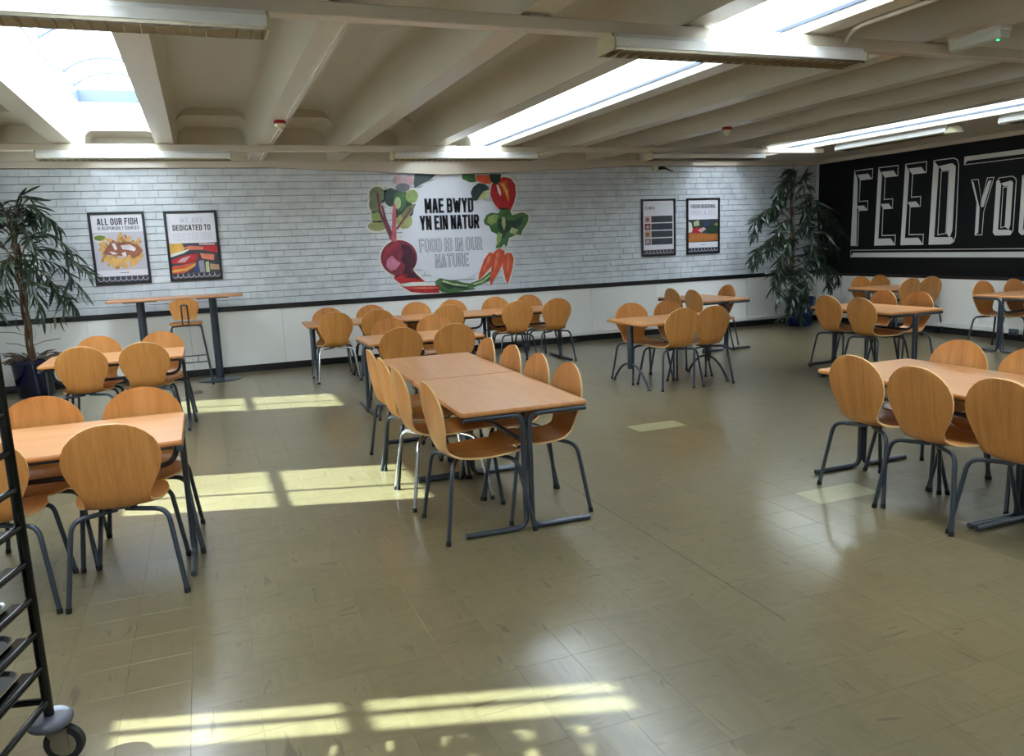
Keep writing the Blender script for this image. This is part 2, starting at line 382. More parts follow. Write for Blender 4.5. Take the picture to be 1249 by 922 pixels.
MURAL=[
('backing_panel','cream',1,[(2.753,2.677),(2.616,2.51),(2.48,2.523),(2.367,2.489),(2.334,2.37),(2.313,2.251),(2.382,2.177),(2.338,2.082),(2.307,1.998),(2.297,1.926),(2.447,1.873),(2.547,1.857),(2.616,1.757),(2.496,1.663),(2.443,1.518),(2.45,1.37),(2.532,1.267),(2.616,1.2),(2.61,1.113),(2.72,1.019),(2.896,0.94),(3.317,0.914),(3.532,0.894),(3.862,0.918),(4.147,1.053),(4.258,1.021),(4.54,0.952),(4.516,1.059),(4.506,1.166),(4.552,1.374),(4.506,1.494),(4.453,1.588),(4.501,1.703),(4.672,1.71),(4.75,1.864),(4.816,1.94),(4.817,2.096),(4.645,2.095),(4.518,2.09),(4.593,2.204),(4.634,2.358),(4.608,2.537),(4.5,2.64),(4.335,2.691)]),
('circle_panel','panel',2,[(4.353,1.855),(4.341,1.754),(4.315,1.655),(4.277,1.559),(4.225,1.469),(4.162,1.387),(4.088,1.313),(4.005,1.249),(3.915,1.197),(3.818,1.157),(3.718,1.129),(3.615,1.115),(3.512,1.114),(3.41,1.126),(3.311,1.151),(3.217,1.188),(3.129,1.237),(3.05,1.297),(2.979,1.366),(2.918,1.443),(2.869,1.527),(2.831,1.617),(2.806,1.71),(2.793,1.806),(2.793,1.903),(2.806,2.0),(2.831,2.094),(2.868,2.185),(2.917,2.27),(2.976,2.349),(3.045,2.421),(3.123,2.483),(3.208,2.536),(3.3,2.578),(3.396,2.608),(3.495,2.626),(3.596,2.632),(3.697,2.624),(3.796,2.604),(3.892,2.572),(3.982,2.527),(4.066,2.471),(4.141,2.405),(4.207,2.329),(4.262,2.244),(4.304,2.153),(4.334,2.057),(4.35,1.957)]),
('beetroot','beet',5,[(3.0,1.469),(2.989,1.411),(2.965,1.357),(2.929,1.31),(2.883,1.27),(2.828,1.242),(2.769,1.226),(2.707,1.223),(2.647,1.232),(2.591,1.254),(2.541,1.288),(2.501,1.331),(2.473,1.381),(2.456,1.436),(2.454,1.493),(2.464,1.549),(2.488,1.603),(2.523,1.65),(2.569,1.688),(2.622,1.717),(2.68,1.734),(2.741,1.738),(2.802,1.729),(2.858,1.708),(2.908,1.675),(2.949,1.633),(2.979,1.583),(2.996,1.527)]),
('beetroot_shade','beetdark',6,[(2.763,1.678),(2.889,1.648),(2.972,1.52),(2.97,1.37),(2.864,1.25),(2.76,1.235),(2.819,1.352),(2.748,1.455),(2.793,1.553)]),
('beetroot_highlight','beetlight',6,[(2.545,1.464),(2.625,1.523),(2.672,1.459),(2.745,1.405),(2.662,1.31),(2.585,1.301),(2.526,1.366)]),
('beetroot_highlight','beetred',6,[(2.53,1.613),(2.663,1.706),(2.764,1.69),(2.631,1.609),(2.548,1.513),(2.482,1.467)]),
('beetroot_root','beetdark',6,[(2.879,1.287),(2.943,1.271),(3.039,1.14),(2.963,1.169),(2.782,1.191)]),
('beet_leaf','olive',3,[(2.578,2.39),(2.563,2.34),(2.529,2.301),(2.481,2.279),(2.431,2.28),(2.386,2.303),(2.358,2.344),(2.35,2.394),(2.365,2.443),(2.399,2.483),(2.446,2.504),(2.497,2.504),(2.541,2.481),(2.57,2.44)]),
('beet_leaf','olive',3,[(2.513,2.247),(2.502,2.205),(2.474,2.172),(2.437,2.154),(2.397,2.155),(2.363,2.175),(2.341,2.209),(2.335,2.25),(2.347,2.292),(2.374,2.325),(2.411,2.342),(2.45,2.342),(2.485,2.323),(2.507,2.289)]),
('beet_leaf','darkteal',3,[(2.761,2.351),(2.748,2.293),(2.716,2.247),(2.674,2.223),(2.63,2.223),(2.591,2.25),(2.567,2.297),(2.561,2.354),(2.574,2.412),(2.605,2.457),(2.647,2.482),(2.692,2.482),(2.73,2.455),(2.755,2.409)]),
('beet_leaf','lime',3,[(2.527,2.082),(2.513,2.048),(2.48,2.024),(2.437,2.016),(2.396,2.027),(2.367,2.052),(2.358,2.086),(2.372,2.12),(2.404,2.144),(2.447,2.152),(2.489,2.142),(2.518,2.116)]),
('beet_leaf','yellowgreen',3,[(2.57,1.94),(2.554,1.912),(2.514,1.89),(2.458,1.879),(2.397,1.881),(2.344,1.895),(2.308,1.919),(2.296,1.948),(2.312,1.976),(2.351,1.997),(2.406,2.008),(2.467,2.007),(2.521,1.992),(2.558,1.969)]),
('beet_leaf','green',4,[(2.888,2.3),(2.874,2.235),(2.844,2.183),(2.803,2.154),(2.76,2.155),(2.723,2.185),(2.7,2.238),(2.695,2.304),(2.709,2.369),(2.739,2.42),(2.779,2.449),(2.822,2.448),(2.859,2.418),(2.882,2.366)]),
('beet_leaf','darkgreen',3,[(2.992,2.168),(2.974,2.103),(2.931,2.051),(2.873,2.023),(2.81,2.025),(2.756,2.055),(2.721,2.109),(2.712,2.175),(2.73,2.24),(2.772,2.291),(2.83,2.319),(2.892,2.318),(2.946,2.288),(2.982,2.235)]),
('beet_leaf','lime',4,[(3.071,2.358),(3.058,2.316),(3.029,2.282),(2.989,2.264),(2.945,2.265),(2.908,2.284),(2.883,2.319),(2.876,2.361),(2.889,2.403),(2.918,2.437),(2.958,2.455),(3.001,2.454),(3.039,2.435),(3.064,2.401)]),
('beet_leaf','yellowgreen',3,[(2.963,2.004),(2.948,1.957),(2.912,1.919),(2.861,1.899),(2.806,1.901),(2.759,1.924),(2.728,1.963),(2.719,2.011),(2.734,2.058),(2.77,2.096),(2.82,2.116),(2.875,2.114),(2.923,2.092),(2.954,2.053)]),
('beet_leaf','palegreen',4,[(2.807,2.27),(2.797,2.226),(2.776,2.195),(2.75,2.184),(2.726,2.196),(2.709,2.228),(2.706,2.272),(2.715,2.315),(2.736,2.347),(2.762,2.358),(2.786,2.346),(2.803,2.314)]),
('beet_leaf','olive',4,[(2.79,2.095),(2.9,2.214),(3.031,2.261),(2.972,2.139),(2.836,2.02)]),
('beet_stem','stem',6,[(2.61,1.757),(2.651,1.719),(2.506,2.174),(2.485,2.416),(2.456,2.421),(2.467,2.151)]),
('beet_stem','stemlight',7,[(2.626,1.72),(2.702,1.717),(2.722,2.096),(2.725,2.255),(2.687,2.255),(2.669,2.098)]),
('beet_stem','stem',6,[(2.652,1.731),(2.69,1.73),(2.583,2.027),(2.536,2.246),(2.509,2.223),(2.552,2.004)]),
('beet_stem','stem',6,[(2.701,1.901),(2.731,1.888),(2.976,2.201),(2.961,2.213)]),
('chilli','red',4,[(2.623,1.187),(2.761,1.255),(2.918,1.285),(3.016,1.191),(3.103,1.111),(2.907,1.116),(2.725,1.101)]),
('chilli_highlight','cream',5,[(2.724,1.091),(2.907,1.106),(3.116,1.105),(3.246,1.057),(3.008,1.06),(2.774,1.063)]),
('chilli','red',5,[(2.694,1.096),(2.774,1.058),(3.008,1.055),(3.314,1.043),(3.313,0.933),(3.08,0.942),(2.872,0.972)]),
('chilli_highlight','salmon',6,[(2.824,1.038),(3.033,1.033),(3.297,1.018),(3.296,1.003),(3.031,1.008)]),
('cabbage_leaf','green',4,[(3.248,1.103),(3.331,1.154),(3.463,1.117),(3.571,1.106),(3.704,1.065),(3.827,1.045),(3.877,0.951),(3.698,0.943),(3.533,0.919),(3.346,0.944),(3.27,1.012)]),
('cabbage_leaf','darkgreen',5,[(3.327,1.073),(3.435,1.092),(3.567,1.046),(3.702,1.026),(3.808,0.955),(3.672,0.963),(3.564,0.995),(3.455,0.976),(3.39,1.018)]),
('cabbage_vein','palegreen',6,[(3.37,1.122),(3.541,1.061),(3.757,1.018),(3.75,1.002),(3.54,1.035),(3.368,1.096)]),
('courgette','green',4,[(3.799,1.046),(3.982,1.101),(4.14,1.21),(4.157,1.157),(4.148,1.079),(3.978,1.023),(3.865,0.985)]),
('courgette_inside','palegreen',5,[(3.846,1.044),(3.994,1.075),(4.138,1.171),(4.14,1.145),(4.001,1.051),(3.867,1.022)]),
('carrot','orange',5,[(4.135,1.502),(4.212,1.488),(4.219,1.389),(4.164,1.288),(3.982,1.109),(3.934,1.096),(3.959,1.194),(4.046,1.397)]),
('carrot','orange',7,[(4.219,1.514),(4.305,1.562),(4.388,1.512),(4.389,1.408),(4.311,1.254),(4.138,0.986),(4.127,1.054),(4.164,1.288),(4.198,1.416)]),
('carrot','orange',5,[(4.415,1.485),(4.505,1.476),(4.536,1.388),(4.509,1.245),(4.421,0.998),(4.385,1.067),(4.343,1.279),(4.36,1.409)]),
('carrot_highlight','salmon',8,[(4.252,1.492),(4.294,1.503),(4.274,1.361),(4.195,1.182),(4.218,1.363)]),
('carrot_highlight','salmon',8,[(4.433,1.445),(4.47,1.451),(4.458,1.3),(4.422,1.144),(4.412,1.302)]),
('carrot_highlight','salmon',8,[(4.124,1.445),(4.16,1.449),(4.119,1.342),(4.014,1.191),(4.062,1.318)]),
('carrot_leaf','green',4,[(4.066,1.974),(4.118,2.062),(4.197,2.098),(4.307,2.083),(4.38,2.145),(4.492,2.135),(4.536,2.051),(4.616,2.07),(4.716,2.091),(4.815,2.044),(4.8,1.954),(4.751,1.877),(4.706,1.826),(4.673,1.736),(4.603,1.759),(4.53,1.728),(4.473,1.712),(4.424,1.563),(4.384,1.616),(4.339,1.566),(4.241,1.557),(4.289,1.697),(4.271,1.775),(4.183,1.817),(4.159,1.895),(4.091,1.922)]),
('carrot_leaf','darkgreen',5,[(4.318,2.005),(4.442,1.976),(4.583,1.973),(4.729,2.047),(4.695,1.918),(4.548,1.818),(4.434,1.796),(4.373,1.694),(4.336,1.799),(4.284,1.878)]),
('carrot_leaf','lime',5,[(4.138,2.036),(4.251,2.071),(4.32,2.057),(4.273,1.955),(4.188,1.907),(4.121,1.96)]),
('carrot_leaf','palegreen',6,[(4.375,2.03),(4.416,2.023),(4.425,1.9),(4.393,1.823),(4.356,1.927)]),
('carrot_leaf','lime',6,[(4.294,1.8),(4.363,1.772),(4.33,1.67),(4.27,1.595),(4.261,1.698)]),
('carrot_leaf','palegreen',6,[(4.522,1.871),(4.634,1.828),(4.574,1.752),(4.477,1.795)]),
('red_pepper','red',4,[(4.196,2.377),(4.222,2.516),(4.303,2.586),(4.43,2.627),(4.54,2.601),(4.607,2.512),(4.615,2.371),(4.581,2.243),(4.511,2.124),(4.423,2.17),(4.324,2.146),(4.258,2.224),(4.213,2.314)]),
('red_pepper_stripe','orange',5,[(4.342,2.54),(4.469,2.576),(4.505,2.436),(4.482,2.232),(4.432,2.361),(4.394,2.463)]),
('red_pepper_stripe','yellow',6,[(4.369,2.527),(4.425,2.534),(4.476,2.424),(4.505,2.258),(4.447,2.386)]),
('red_pepper_stripe','cream',6,[(4.299,2.515),(4.332,2.502),(4.372,2.4),(4.361,2.337),(4.322,2.401)]),
('pepper_stalk','darkgreen',6,[(4.191,2.667),(4.384,2.666),(4.362,2.552),(4.286,2.515),(4.213,2.554)]),
('pumpkin_piece','orange',3,[(3.991,2.656),(4.196,2.654),(4.217,2.521),(4.108,2.53),(3.974,2.574)]),
('broccoli_head','darkteal',5,[(3.884,2.407),(3.928,2.482),(4.013,2.538),(4.121,2.522),(4.186,2.453),(4.141,2.366),(4.044,2.342),(3.972,2.28),(3.891,2.282),(3.894,2.344)]),
('broccoli_stalk','palegreen',6,[(4.031,2.355),(4.088,2.417),(4.172,2.441),(4.153,2.34),(4.117,2.275),(4.075,2.304),(3.986,2.287)]),
('salad_leaf','green',3,[(3.763,2.67),(3.965,2.669),(3.978,2.556),(3.878,2.55),(3.76,2.601)]),
('salad_leaf','darkteal',3,[(3.037,2.675),(3.367,2.673),(3.258,2.588),(3.139,2.54),(3.024,2.476),(3.011,2.554)]),
('radish','pink',4,[(2.866,2.592),(2.856,2.56),(2.832,2.535),(2.798,2.522),(2.762,2.522),(2.731,2.536),(2.71,2.562),(2.704,2.593),(2.715,2.624),(2.738,2.649),(2.772,2.663),(2.808,2.662),(2.839,2.648),(2.86,2.623)]),
('radish','pink',4,[(3.021,2.583),(3.011,2.549),(2.988,2.522),(2.956,2.508),(2.922,2.508),(2.893,2.523),(2.873,2.551),(2.868,2.584),(2.878,2.618),(2.9,2.644),(2.932,2.659),(2.966,2.659),(2.996,2.644),(3.015,2.617)]),
('mushroom','grey',4,[(2.953,2.486),(2.941,2.459),(2.91,2.438),(2.866,2.426),(2.819,2.427),(2.777,2.44),(2.749,2.462),(2.74,2.489),(2.753,2.516),(2.783,2.538),(2.827,2.549),(2.874,2.549),(2.916,2.536),(2.944,2.514)]),
]

# ================================================================== SETTING
XL, XR, YB = -2.65, 10.5, 11.52
ZC = 2.85                                              # underside of the ribs
# ---- floor: bed plus vinyl tiles
fl = MB(); fl.box((XL-0.2, Y0-0.2, -0.12), (XR+0.2, YB+0.2, -0.0045))
floor = fl.build('floor', M_grout, kind='structure')
def tile_mb(mb, x, y, s=TP, mi=0):
    g, c, h = 0.0003, 0.0006, 0.0
    a, b = x+g, x+s-g; p, q = y+g, y+s-g
    vs = [(a,p,-0.0045),(b,p,-0.0045),(b,q,-0.0045),(a,q,-0.0045),(a,p,-c),(b,p,-c),(b,q,-c),(a,q,-c),
          (a+c,p+c,h),(b-c,p+c,h),(b-c,q-c,h),(a+c,q-c,h)]
    mb.add(vs, [(0,1,5,4),(1,2,6,5),(2,3,7,6),(3,0,4,7),(4,5,9,8),(5,6,10,9),(6,7,11,10),(7,4,8,11),(8,9,10,11)], mi)
i0, i1 = math.floor((XL-TX)/TP), math.ceil((XR-TX)/TP)
j0, j1 = math.floor((Y0-TY)/TP), math.ceil((YB-TY)/TP)
PALE = {(15,-1),(16,-1),(15,8),(16,8)}
cells = []
for i in range(i0, i1):
    for j in range(j0, j1):
        x, y = TX+i*TP, TY+j*TP
        if x < XL-0.01 or x+TP > XR+0.01+TP or y+TP > YB+TP: continue
        c = project((x+TP/2, y+TP/2, 0)); vis = c is not None and -20 < c[0] < 1269 and c[1] < 940
        cells.append((c[2] if vis else 99, i, j, x, y))
cells.sort()
tmb = MB(); tile_mb(tmb, 0, 0); t_me = tmb.mesh('tile', M_tile); t_pale = tmb.mesh('tile', M_paletile)
rest = MB()
for k, (z, i, j, x, y) in enumerate(cells):
    if k < 290 or (i, j) in PALE:
        o = link('tile', t_pale if (i, j) in PALE else t_me, floor, loc=(x, y, 0))
        if (i, j) in PALE: o['label'] = 'pale yellowish replacement tile'
    else: tile_mb(rest, x, y)
rest.build('tiles', M_tile, floor, 'stuff', fix=False)

q = MB(); q.box((2.1585, 2.5, -0.001), (2.1615, 4.7, 0.0004)); q.build('open_joint', mat('dirty_joint', (44, 38, 28), 0.8), floor)
# ---- walls
wb = MB(); wb.box((XL-0.2, YB, -0.1), (XR+0.2, YB+0.2, 3.7)); wall_back = wb.build('wall_back', M_mortar, kind='structure')
wf = MB(); wf.box((XL-0.2, Y0-0.2, -0.1), (XR+0.2, Y0, 3.7)); wf.build('wall_front', M_white, kind='structure')
wr = MB(); wr.box((XR, Y0-0.2, -0.1), (XR+0.2, YB+0.2, 3.7)); wall_right = wr.build('wall_right', M_mural_black, kind='structure')
# left wall with three high windows that let the sun in
WINS = [(9.50, 10.36, 1.10, 2.785, 9.86), (6.03, 7.01, 1.36, 2.785, 6.41), (2.62, 3.67, 1.483, 2.785, 3.54)]
wl = MB(); ys = Y0-0.2
for (a, b, z0, z1, mu) in sorted(WINS):
    wl.box((XL-0.2, ys, -0.1), (XL, a, 3.7)); wl.box((XL-0.2, a, -0.1), (XL, b, z0)); wl.box((XL-0.2, a, z1), (XL, b, 3.7)); ys = b
wl.box((XL-0.2, ys, -0.1), (XL, YB+0.2, 3.7)); wl.build('wall_left', M_white, kind='structure')
for n, (a, b, z0, z1, mu) in enumerate(WINS):
    f = MB(); e = 0.025; xa, xb = XL-0.07, XL-0.02
    zt = 2.064                                         # transom
    f.box((xa, a, z0), (xb, a+e, z1)); f.box((xa, b-e, z0), (xb, b, z1)); f.box((xa, a+e, z0), (xb, b-e, z0+e)); f.box((xa, a+e, z1-e), (xb, b-e, z1))
    f.box((XL-0.05, a+e, zt-0.028), (XL-0.035, b-e, zt+0.028)); f.box((xa+0.01, mu-0.014, z0+e), (xb-0.01, mu+0.014, z1-e))
    w = f.build('window_%d' % (n+1), M_frame_alu, kind='structure')
    g = MB(); g.box((XL-0.048, a+e, z0+e), (XL-0.042, b-e, z1-e)); g.build('pane', M_pane, w)
# unseen perforated blind added over the nearest window; its holes shape the light spots
pb = MB(); yy0, yy1 = 2.6, 3.425
xs = XL-0.012; holes = []
zs_ = [1.98, 2.14, 2.28, 2.42, 2.57, 2.71]; zs_ = [(x+2.65)/0.9552*math.tan(SUN_ELEV) for x in (0.235, 0.44, 0.64, 0.85, 1.06, 1.28)]
hw, hh = 0.030, 0.023
cols = [3.33, 3.21]
grid_y = [yy0] + sum([[c-hw, c+hw] for c in sorted(cols)], []) + [yy1]
grid_z = [1.40] + sum([[z-hh, z+hh] for z in zs_], []) + [2.79]
for iy in range(len(grid_y)-1):
    for iz in range(len(grid_z)-1):
        if iy % 2 == 1 and iz % 2 == 1 and (iy == 3 or iz > 2): continue
        pb.box((xs-0.002, grid_y[iy], grid_z[iz]), (xs, grid_y[iy+1], grid_z[iz+1]))
tag(pb.build('added_spot_blind', M_panel), 'unseen white perforated blind added over the nearest left window to cast light spots', 'blind')

# lower white boards on the back and right walls, with open joints
def boards(edges, f, z0, z1, parent):
    for a, b in zip(edges[:-1], edges[1:]):
        m_ = MB(); m_.prism([(a+0.0015, z0), (b-0.0015, z0), (b-0.0015, z1), (a+0.0015, z1)], f, 0, 0.012)
        m_.build('panel', M_panel, parent)
boards([XL+0.01, -1.45, -0.22, 1.0, 2.22, 3.44, 4.66, 5.88, 7.1, 8.32, 9.54, XR-0.01], lambda a, z, d: Vector((a, YB-d, z)), 0.09, 0.855, wall_back)
boards([Y0+0.01, -2.78, -1.56, -0.34, 0.88, 2.1, 3.32, 4.54, 5.76, 6.98, 8.2, 9.42, 10.64, YB-0.02], lambda a, z, d: Vector((XR-d, a, z)), 0.09, 0.835, wall_right)
def bar(name, a, b, mt, kind='structure', c=0.003):
    q = MB(); q.cbox(a, b, c); return q.build(name, mt, kind=kind)
bar('trim_1', (XL, YB-0.026, 0.855), (XR, YB, 0.925), M_black)              # dado rail, back
bar('trim_2', (XR-0.022, Y0, 0.83), (XR, YB-0.03, 0.875), M_black)          # dado rail, right
bar('baseboard_back', (XL, YB-0.02, 0.0), (XR, YB, 0.092), M_black)
bar('baseboard_right', (XR-0.02, Y0, 0.0), (XR, YB-0.02, 0.092), M_black)
bar('baseboard_left', (XL, Y0, 0.0), (XL+0.02, YB-0.02, 0.092), M_black)
bar('trim_3', (4.0, YB-0.05, 0.105), (XR-0.06, YB-0.0125, 0.165), M_white)     # cable trunking
bar('trim_4', (XR-0.05, Y0+0.3, 0.105), (XR-0.0125, YB-0.012, 0.165), M_white)
bar('trim_5', (8.93, YB-0.03, 0.166), (8.965, YB-0.0125, 0.854), M_white)       # upright cable cover by the corner plant

# ---- painted bricks of the back wall
BH, BL = 0.0925, 0.226
def brick_mb(mb, x0, x1, z0, z1, dy=0.0):
    g = 0.0045; c = 0.003; y1 = YB; y0 = YB-0.011-dy
    a, b, p, q = x0+0.0009, x1-0.0009, z0+g*0.5+dy*0.7, z1-g*0.6
    vs = [(a,y1,p),(b,y1,p),(b,y1,q),(a,y1,q),(a,y0+c,p),(b,y0+c,p),(b,y0+c,q),(a,y0+c,q),(a+c,y0,p+c),(b-c,y0,p+c),(b-c,y0,q-c),(a+c,y0,q-c)]
    mb.add(vs, [(0,1,5,4),(1,2,6,5),(2,3,7,6),(3,0,4,7),(4,5,9,8),(5,6,10,9),(6,7,11,10),(7,4,8,11),(8,9,10,11)])
bricks = []; rb = random.Random(3)
row = 0; z = 0.92
while z < 2.86:
    off = (0.5*BL if row % 2 else 0.0) + rb.uniform(-0.03, 0.03)
    x = XL - BL + off
    while x < XR:
        w = BL*rb.uniform(0.96, 1.04); x0, x1 = max(x, XL), min(x+w, XR-0.001)
        if x1-x0 > 0.03:
            c = project(((x0+x1)/2, YB, z+BH/2)); s = 0
            if c and 0 < c[0] < 1249 and 200 < c[1] < 400:
                a_, b_ = project((x0, YB, z)), project((x1, YB, z+BH)); s = abs(a_[0]-b_[0])*abs(a_[1]-b_[1])
            if 2.45 < (x0+x1)/2 < 4.5: s *= 0.3
            bricks.append((-s, x0, x1, z, rb.uniform(0, 0.004)))
        x += w
    z += BH; row += 1
bricks.sort(); rest = MB()
for k, (s, x0, x1, z0, dy) in enumerate(bricks):
    if k < 296:
        q = MB(); brick_mb(q, x0, x1, z0, z0+BH, dy); q.build('brick', M_brick, wall_back, fix=False)
    else: brick_mb(rest, x0, x1, z0, z0+BH, dy)
rest.build('bricks', M_brick, wall_back, 'stuff', fix=False)
# narrow pale corner strip
bar('trim_6', (XR-0.06, YB-0.02, 0.93), (XR-0.001, YB-0.0001, 2.85), M_brick)

# ---- ceiling: concrete ribs and pans
RIBS = [-2.24, -1.23, -0.235, 0.82, 1.85, 2.88, 3.77, 4.8, 5.84, 6.78, 7.76, 8.75]
SKY = {1: 'window_4', 5: 'window_5', 10: 'window_6'}
ceiling = bpy.data.objects.new('ceiling', None); COL.objects.link(ceiling); ceiling['kind'] = 'structure'
RB = 0.092
def arc(cx, cz, r, a0, a1, n=7):
    return [(cx + r*math.cos(math.radians(a0+(a1-a0)*i/n)), cz + r*math.sin(math.radians(a0+(a1-a0)*i/n))) for i in range(n+1)]
for k in range(len(RIBS)-1):
    x0, x1 = RIBS[k]+RB, RIBS[k+1]-RB
    sky = k in SKY
    if sky:
        A = [(x0, ZC)] + [(x0, ZC+0.02+0.7*i/7) for i in range(8)] + [(x1, ZC+0.72-0.7*i/7) for i in range(8)] + [(x1, ZC)]
        r = 0.10; zt = 3.13; yd = 10.72
    else:
        r = 0.20; zt = 3.36
        A = [(x0, ZC)] + arc(x0+0.035+r, zt-r, r, 180, 90) + arc(x1-0.035-r, zt-r, r, 90, 0) + [(x1, ZC)]
        r = 0.14; zt = 3.27; yd = 10.38
    B = [(x0+0.001, ZC)] + arc(x0+0.02+r, zt-r, r, 180, 90) + arc(x1-0.02-r, zt-r, r, 90, 0) + [(x1-0.001, ZC)]
    C = [(p[0], ZC) for p in B]
    secs = [(A, Y0), (A, yd), (B, yd), (B, yd+0.02), (B, 11.33), (C, 11.33)]
    p = MB(); n = len(A)
    for q, (S, y) in enumerate(secs):
        p.v += [(s[0], y, s[1]) for s in S]
    for q in range(len(secs)-1):
        for i in range(n-1):
            if sky and q == 0 and i == 8: continue
            p.f.append((q*n+i, q*n+i+1, (q+1)*n+i+1, (q+1)*n+i)); p.mi.append(1 if (sky and q < 2) else 0); p.sm.append(q == 0 and not sky or q == 3)
    p.build('ceiling_pan', [M_ceil, M_shaft], ceiling, fix=True)
    if sky:
        # rooflight: kerb, barrel glazing, glazing bars, end panels
        f = MB(); zk = ZC+0.72
        f.box((x0-0.04, Y0, zk-0.12), (x0+0.012, 10.76, zk+0.02)); f.box((x1-0.012, Y0, zk-0.12), (x1+0.04, 10.76, zk+0.02))
        f.box((x0+0.012, 10.715, zk-0.12), (x1-0.012, 10.76, zk+0.02))
        w = f.build(SKY[k], M_frame_alu, kind='structure')
        half = (x1-x0)/2+0.01; rise = 0.17; R = (half*half+rise*rise)/(2*rise); am = math.degrees(math.asin(half/R)); cx = (x0+x1)/2; cz = zk+0.02+rise-R
        pr = [(cx+R*math.sin(math.radians(-am+2*am*i/12)), cz+R*math.cos(math.radians(-am+2*am*i/12))) for i in range(13)]
        g = MB(); g.v = [(a, Y0, b) for a, b in pr] + [(a, 10.75, b) for a, b in pr]
        for i in range(12): g.f.append((i, i+1, 14+i, 13+i)); g.mi.append(0); g.sm.append(True)
        g.build('glazing', M_glaze, w)
        yb = 10.40
        bys = [10.40, 9.66, 8.30] + [8.30-1.30*i for i in range(1, 10)]
        for y in bys:
            if y < Y0+0.1: continue
            g = MB(); vs = []
            for a, b in pr: vs += [(a, y-0.03, b-0.004), (a, y+0.03, b-0.004), (a, y-0.03, b-0.05), (a, y+0.03, b-0.05)]
            fs = []
            for i in range(12):
                o_ = i*4; fs += [(o_, o_+4, o_+5, o_+1), (o_+2, o_+3, o_+7, o_+6), (o_, o_+2, o_+6, o_+4), (o_+1, o_+5, o_+7, o_+3)]
            g.add(vs, fs, 0, False); g.build('glazing_bar', M_frame_alu, w)
        g = MB(); g.prism([pr[0], *pr[1:], ], lambda a, b, d: Vector((a, d, b)), 10.75, 10.755); g.build('end_pane', M_glaze, w)
        # thin metal lip low on the right-hand side of the shaft
        if k > 1:
            g = MB(); g.box((x1-0.016, Y0, ZC+0.055), (x1-0.0005, 10.7, ZC+0.075)); g.build('drip_strip', M_frame_alu, w)
for x in RIBS:
    q = MB(); q.box((x-RB-0.0015, Y0, ZC-0.0015), (x+RB+0.0015, 11.35, ZC+0.03)); q.build('rib', M_ceil, ceiling)
q = MB(); q.box((XL-0.1, Y0, ZC), (RIBS[0]-RB, 11.33, ZC+0.6)); q.box((RIBS[-1]+RB, Y0, ZC), (XR+0.1, 11.33, ZC+0.8)); q.box((XL-0.1, 11.345, ZC-0.0005), (XR+0.1, YB+0.1, ZC+0.85)); q.build('flat_soffit', M_ceil, ceiling)
# cross beams under the ribs and the beams along the walls
for n, y in enumerate((4.17, 9.61, -1.25)):
    bar('trim_%d' % (7+n), (XL, y, 2.768), (8.85 if n != 0 else XR, y+0.095, 2.838), M_beam, c=0.005)
bar('trim_10', (XL, YB-0.10, 2.772), (XR-0.08, YB-0.0, ZC), M_beam)
bar('trim_11', (XR-0.08, Y0, 2.79), (XR, YB, ZC), M_beam)
q = MB(); q.prism([(0.9, 2.775), (2.2, 2.715), (3.45, 2.662), (4.9, 2.70), (6.65, 2.775)], lambda a, b, d: Vector((a, d, b)), YB-0.105, YB-0.02)
q.build('trim_12', M_beam, kind='structure')          # sagging fascia board over the mural
q = MB()
for x in RIBS[1:]:
    for y in (4.215, 9.655): q.box((x-0.05, y-0.03, 2.838), (x+0.05, y+0.03, ZC))
q.build('trim_13', M_beam, kind='structure')          # packers between ribs and beams
# surface conduit on a rib
q = MB(); q.tube(path([(3.99, 4.16, 2.812), (3.95, 4.10, 2.828), (3.85, 3.92, 2.834), (3.85, Y0+0.1, 2.834)], 0.06), 0.014, 8); q.build('trim_14', M_beam, kind='structure')
q = MB(); q.box((0.862, 4.27, 2.838), (0.882, 11.3, ZC+0.001)); q.build('trim_15', M_beam, kind='structure')

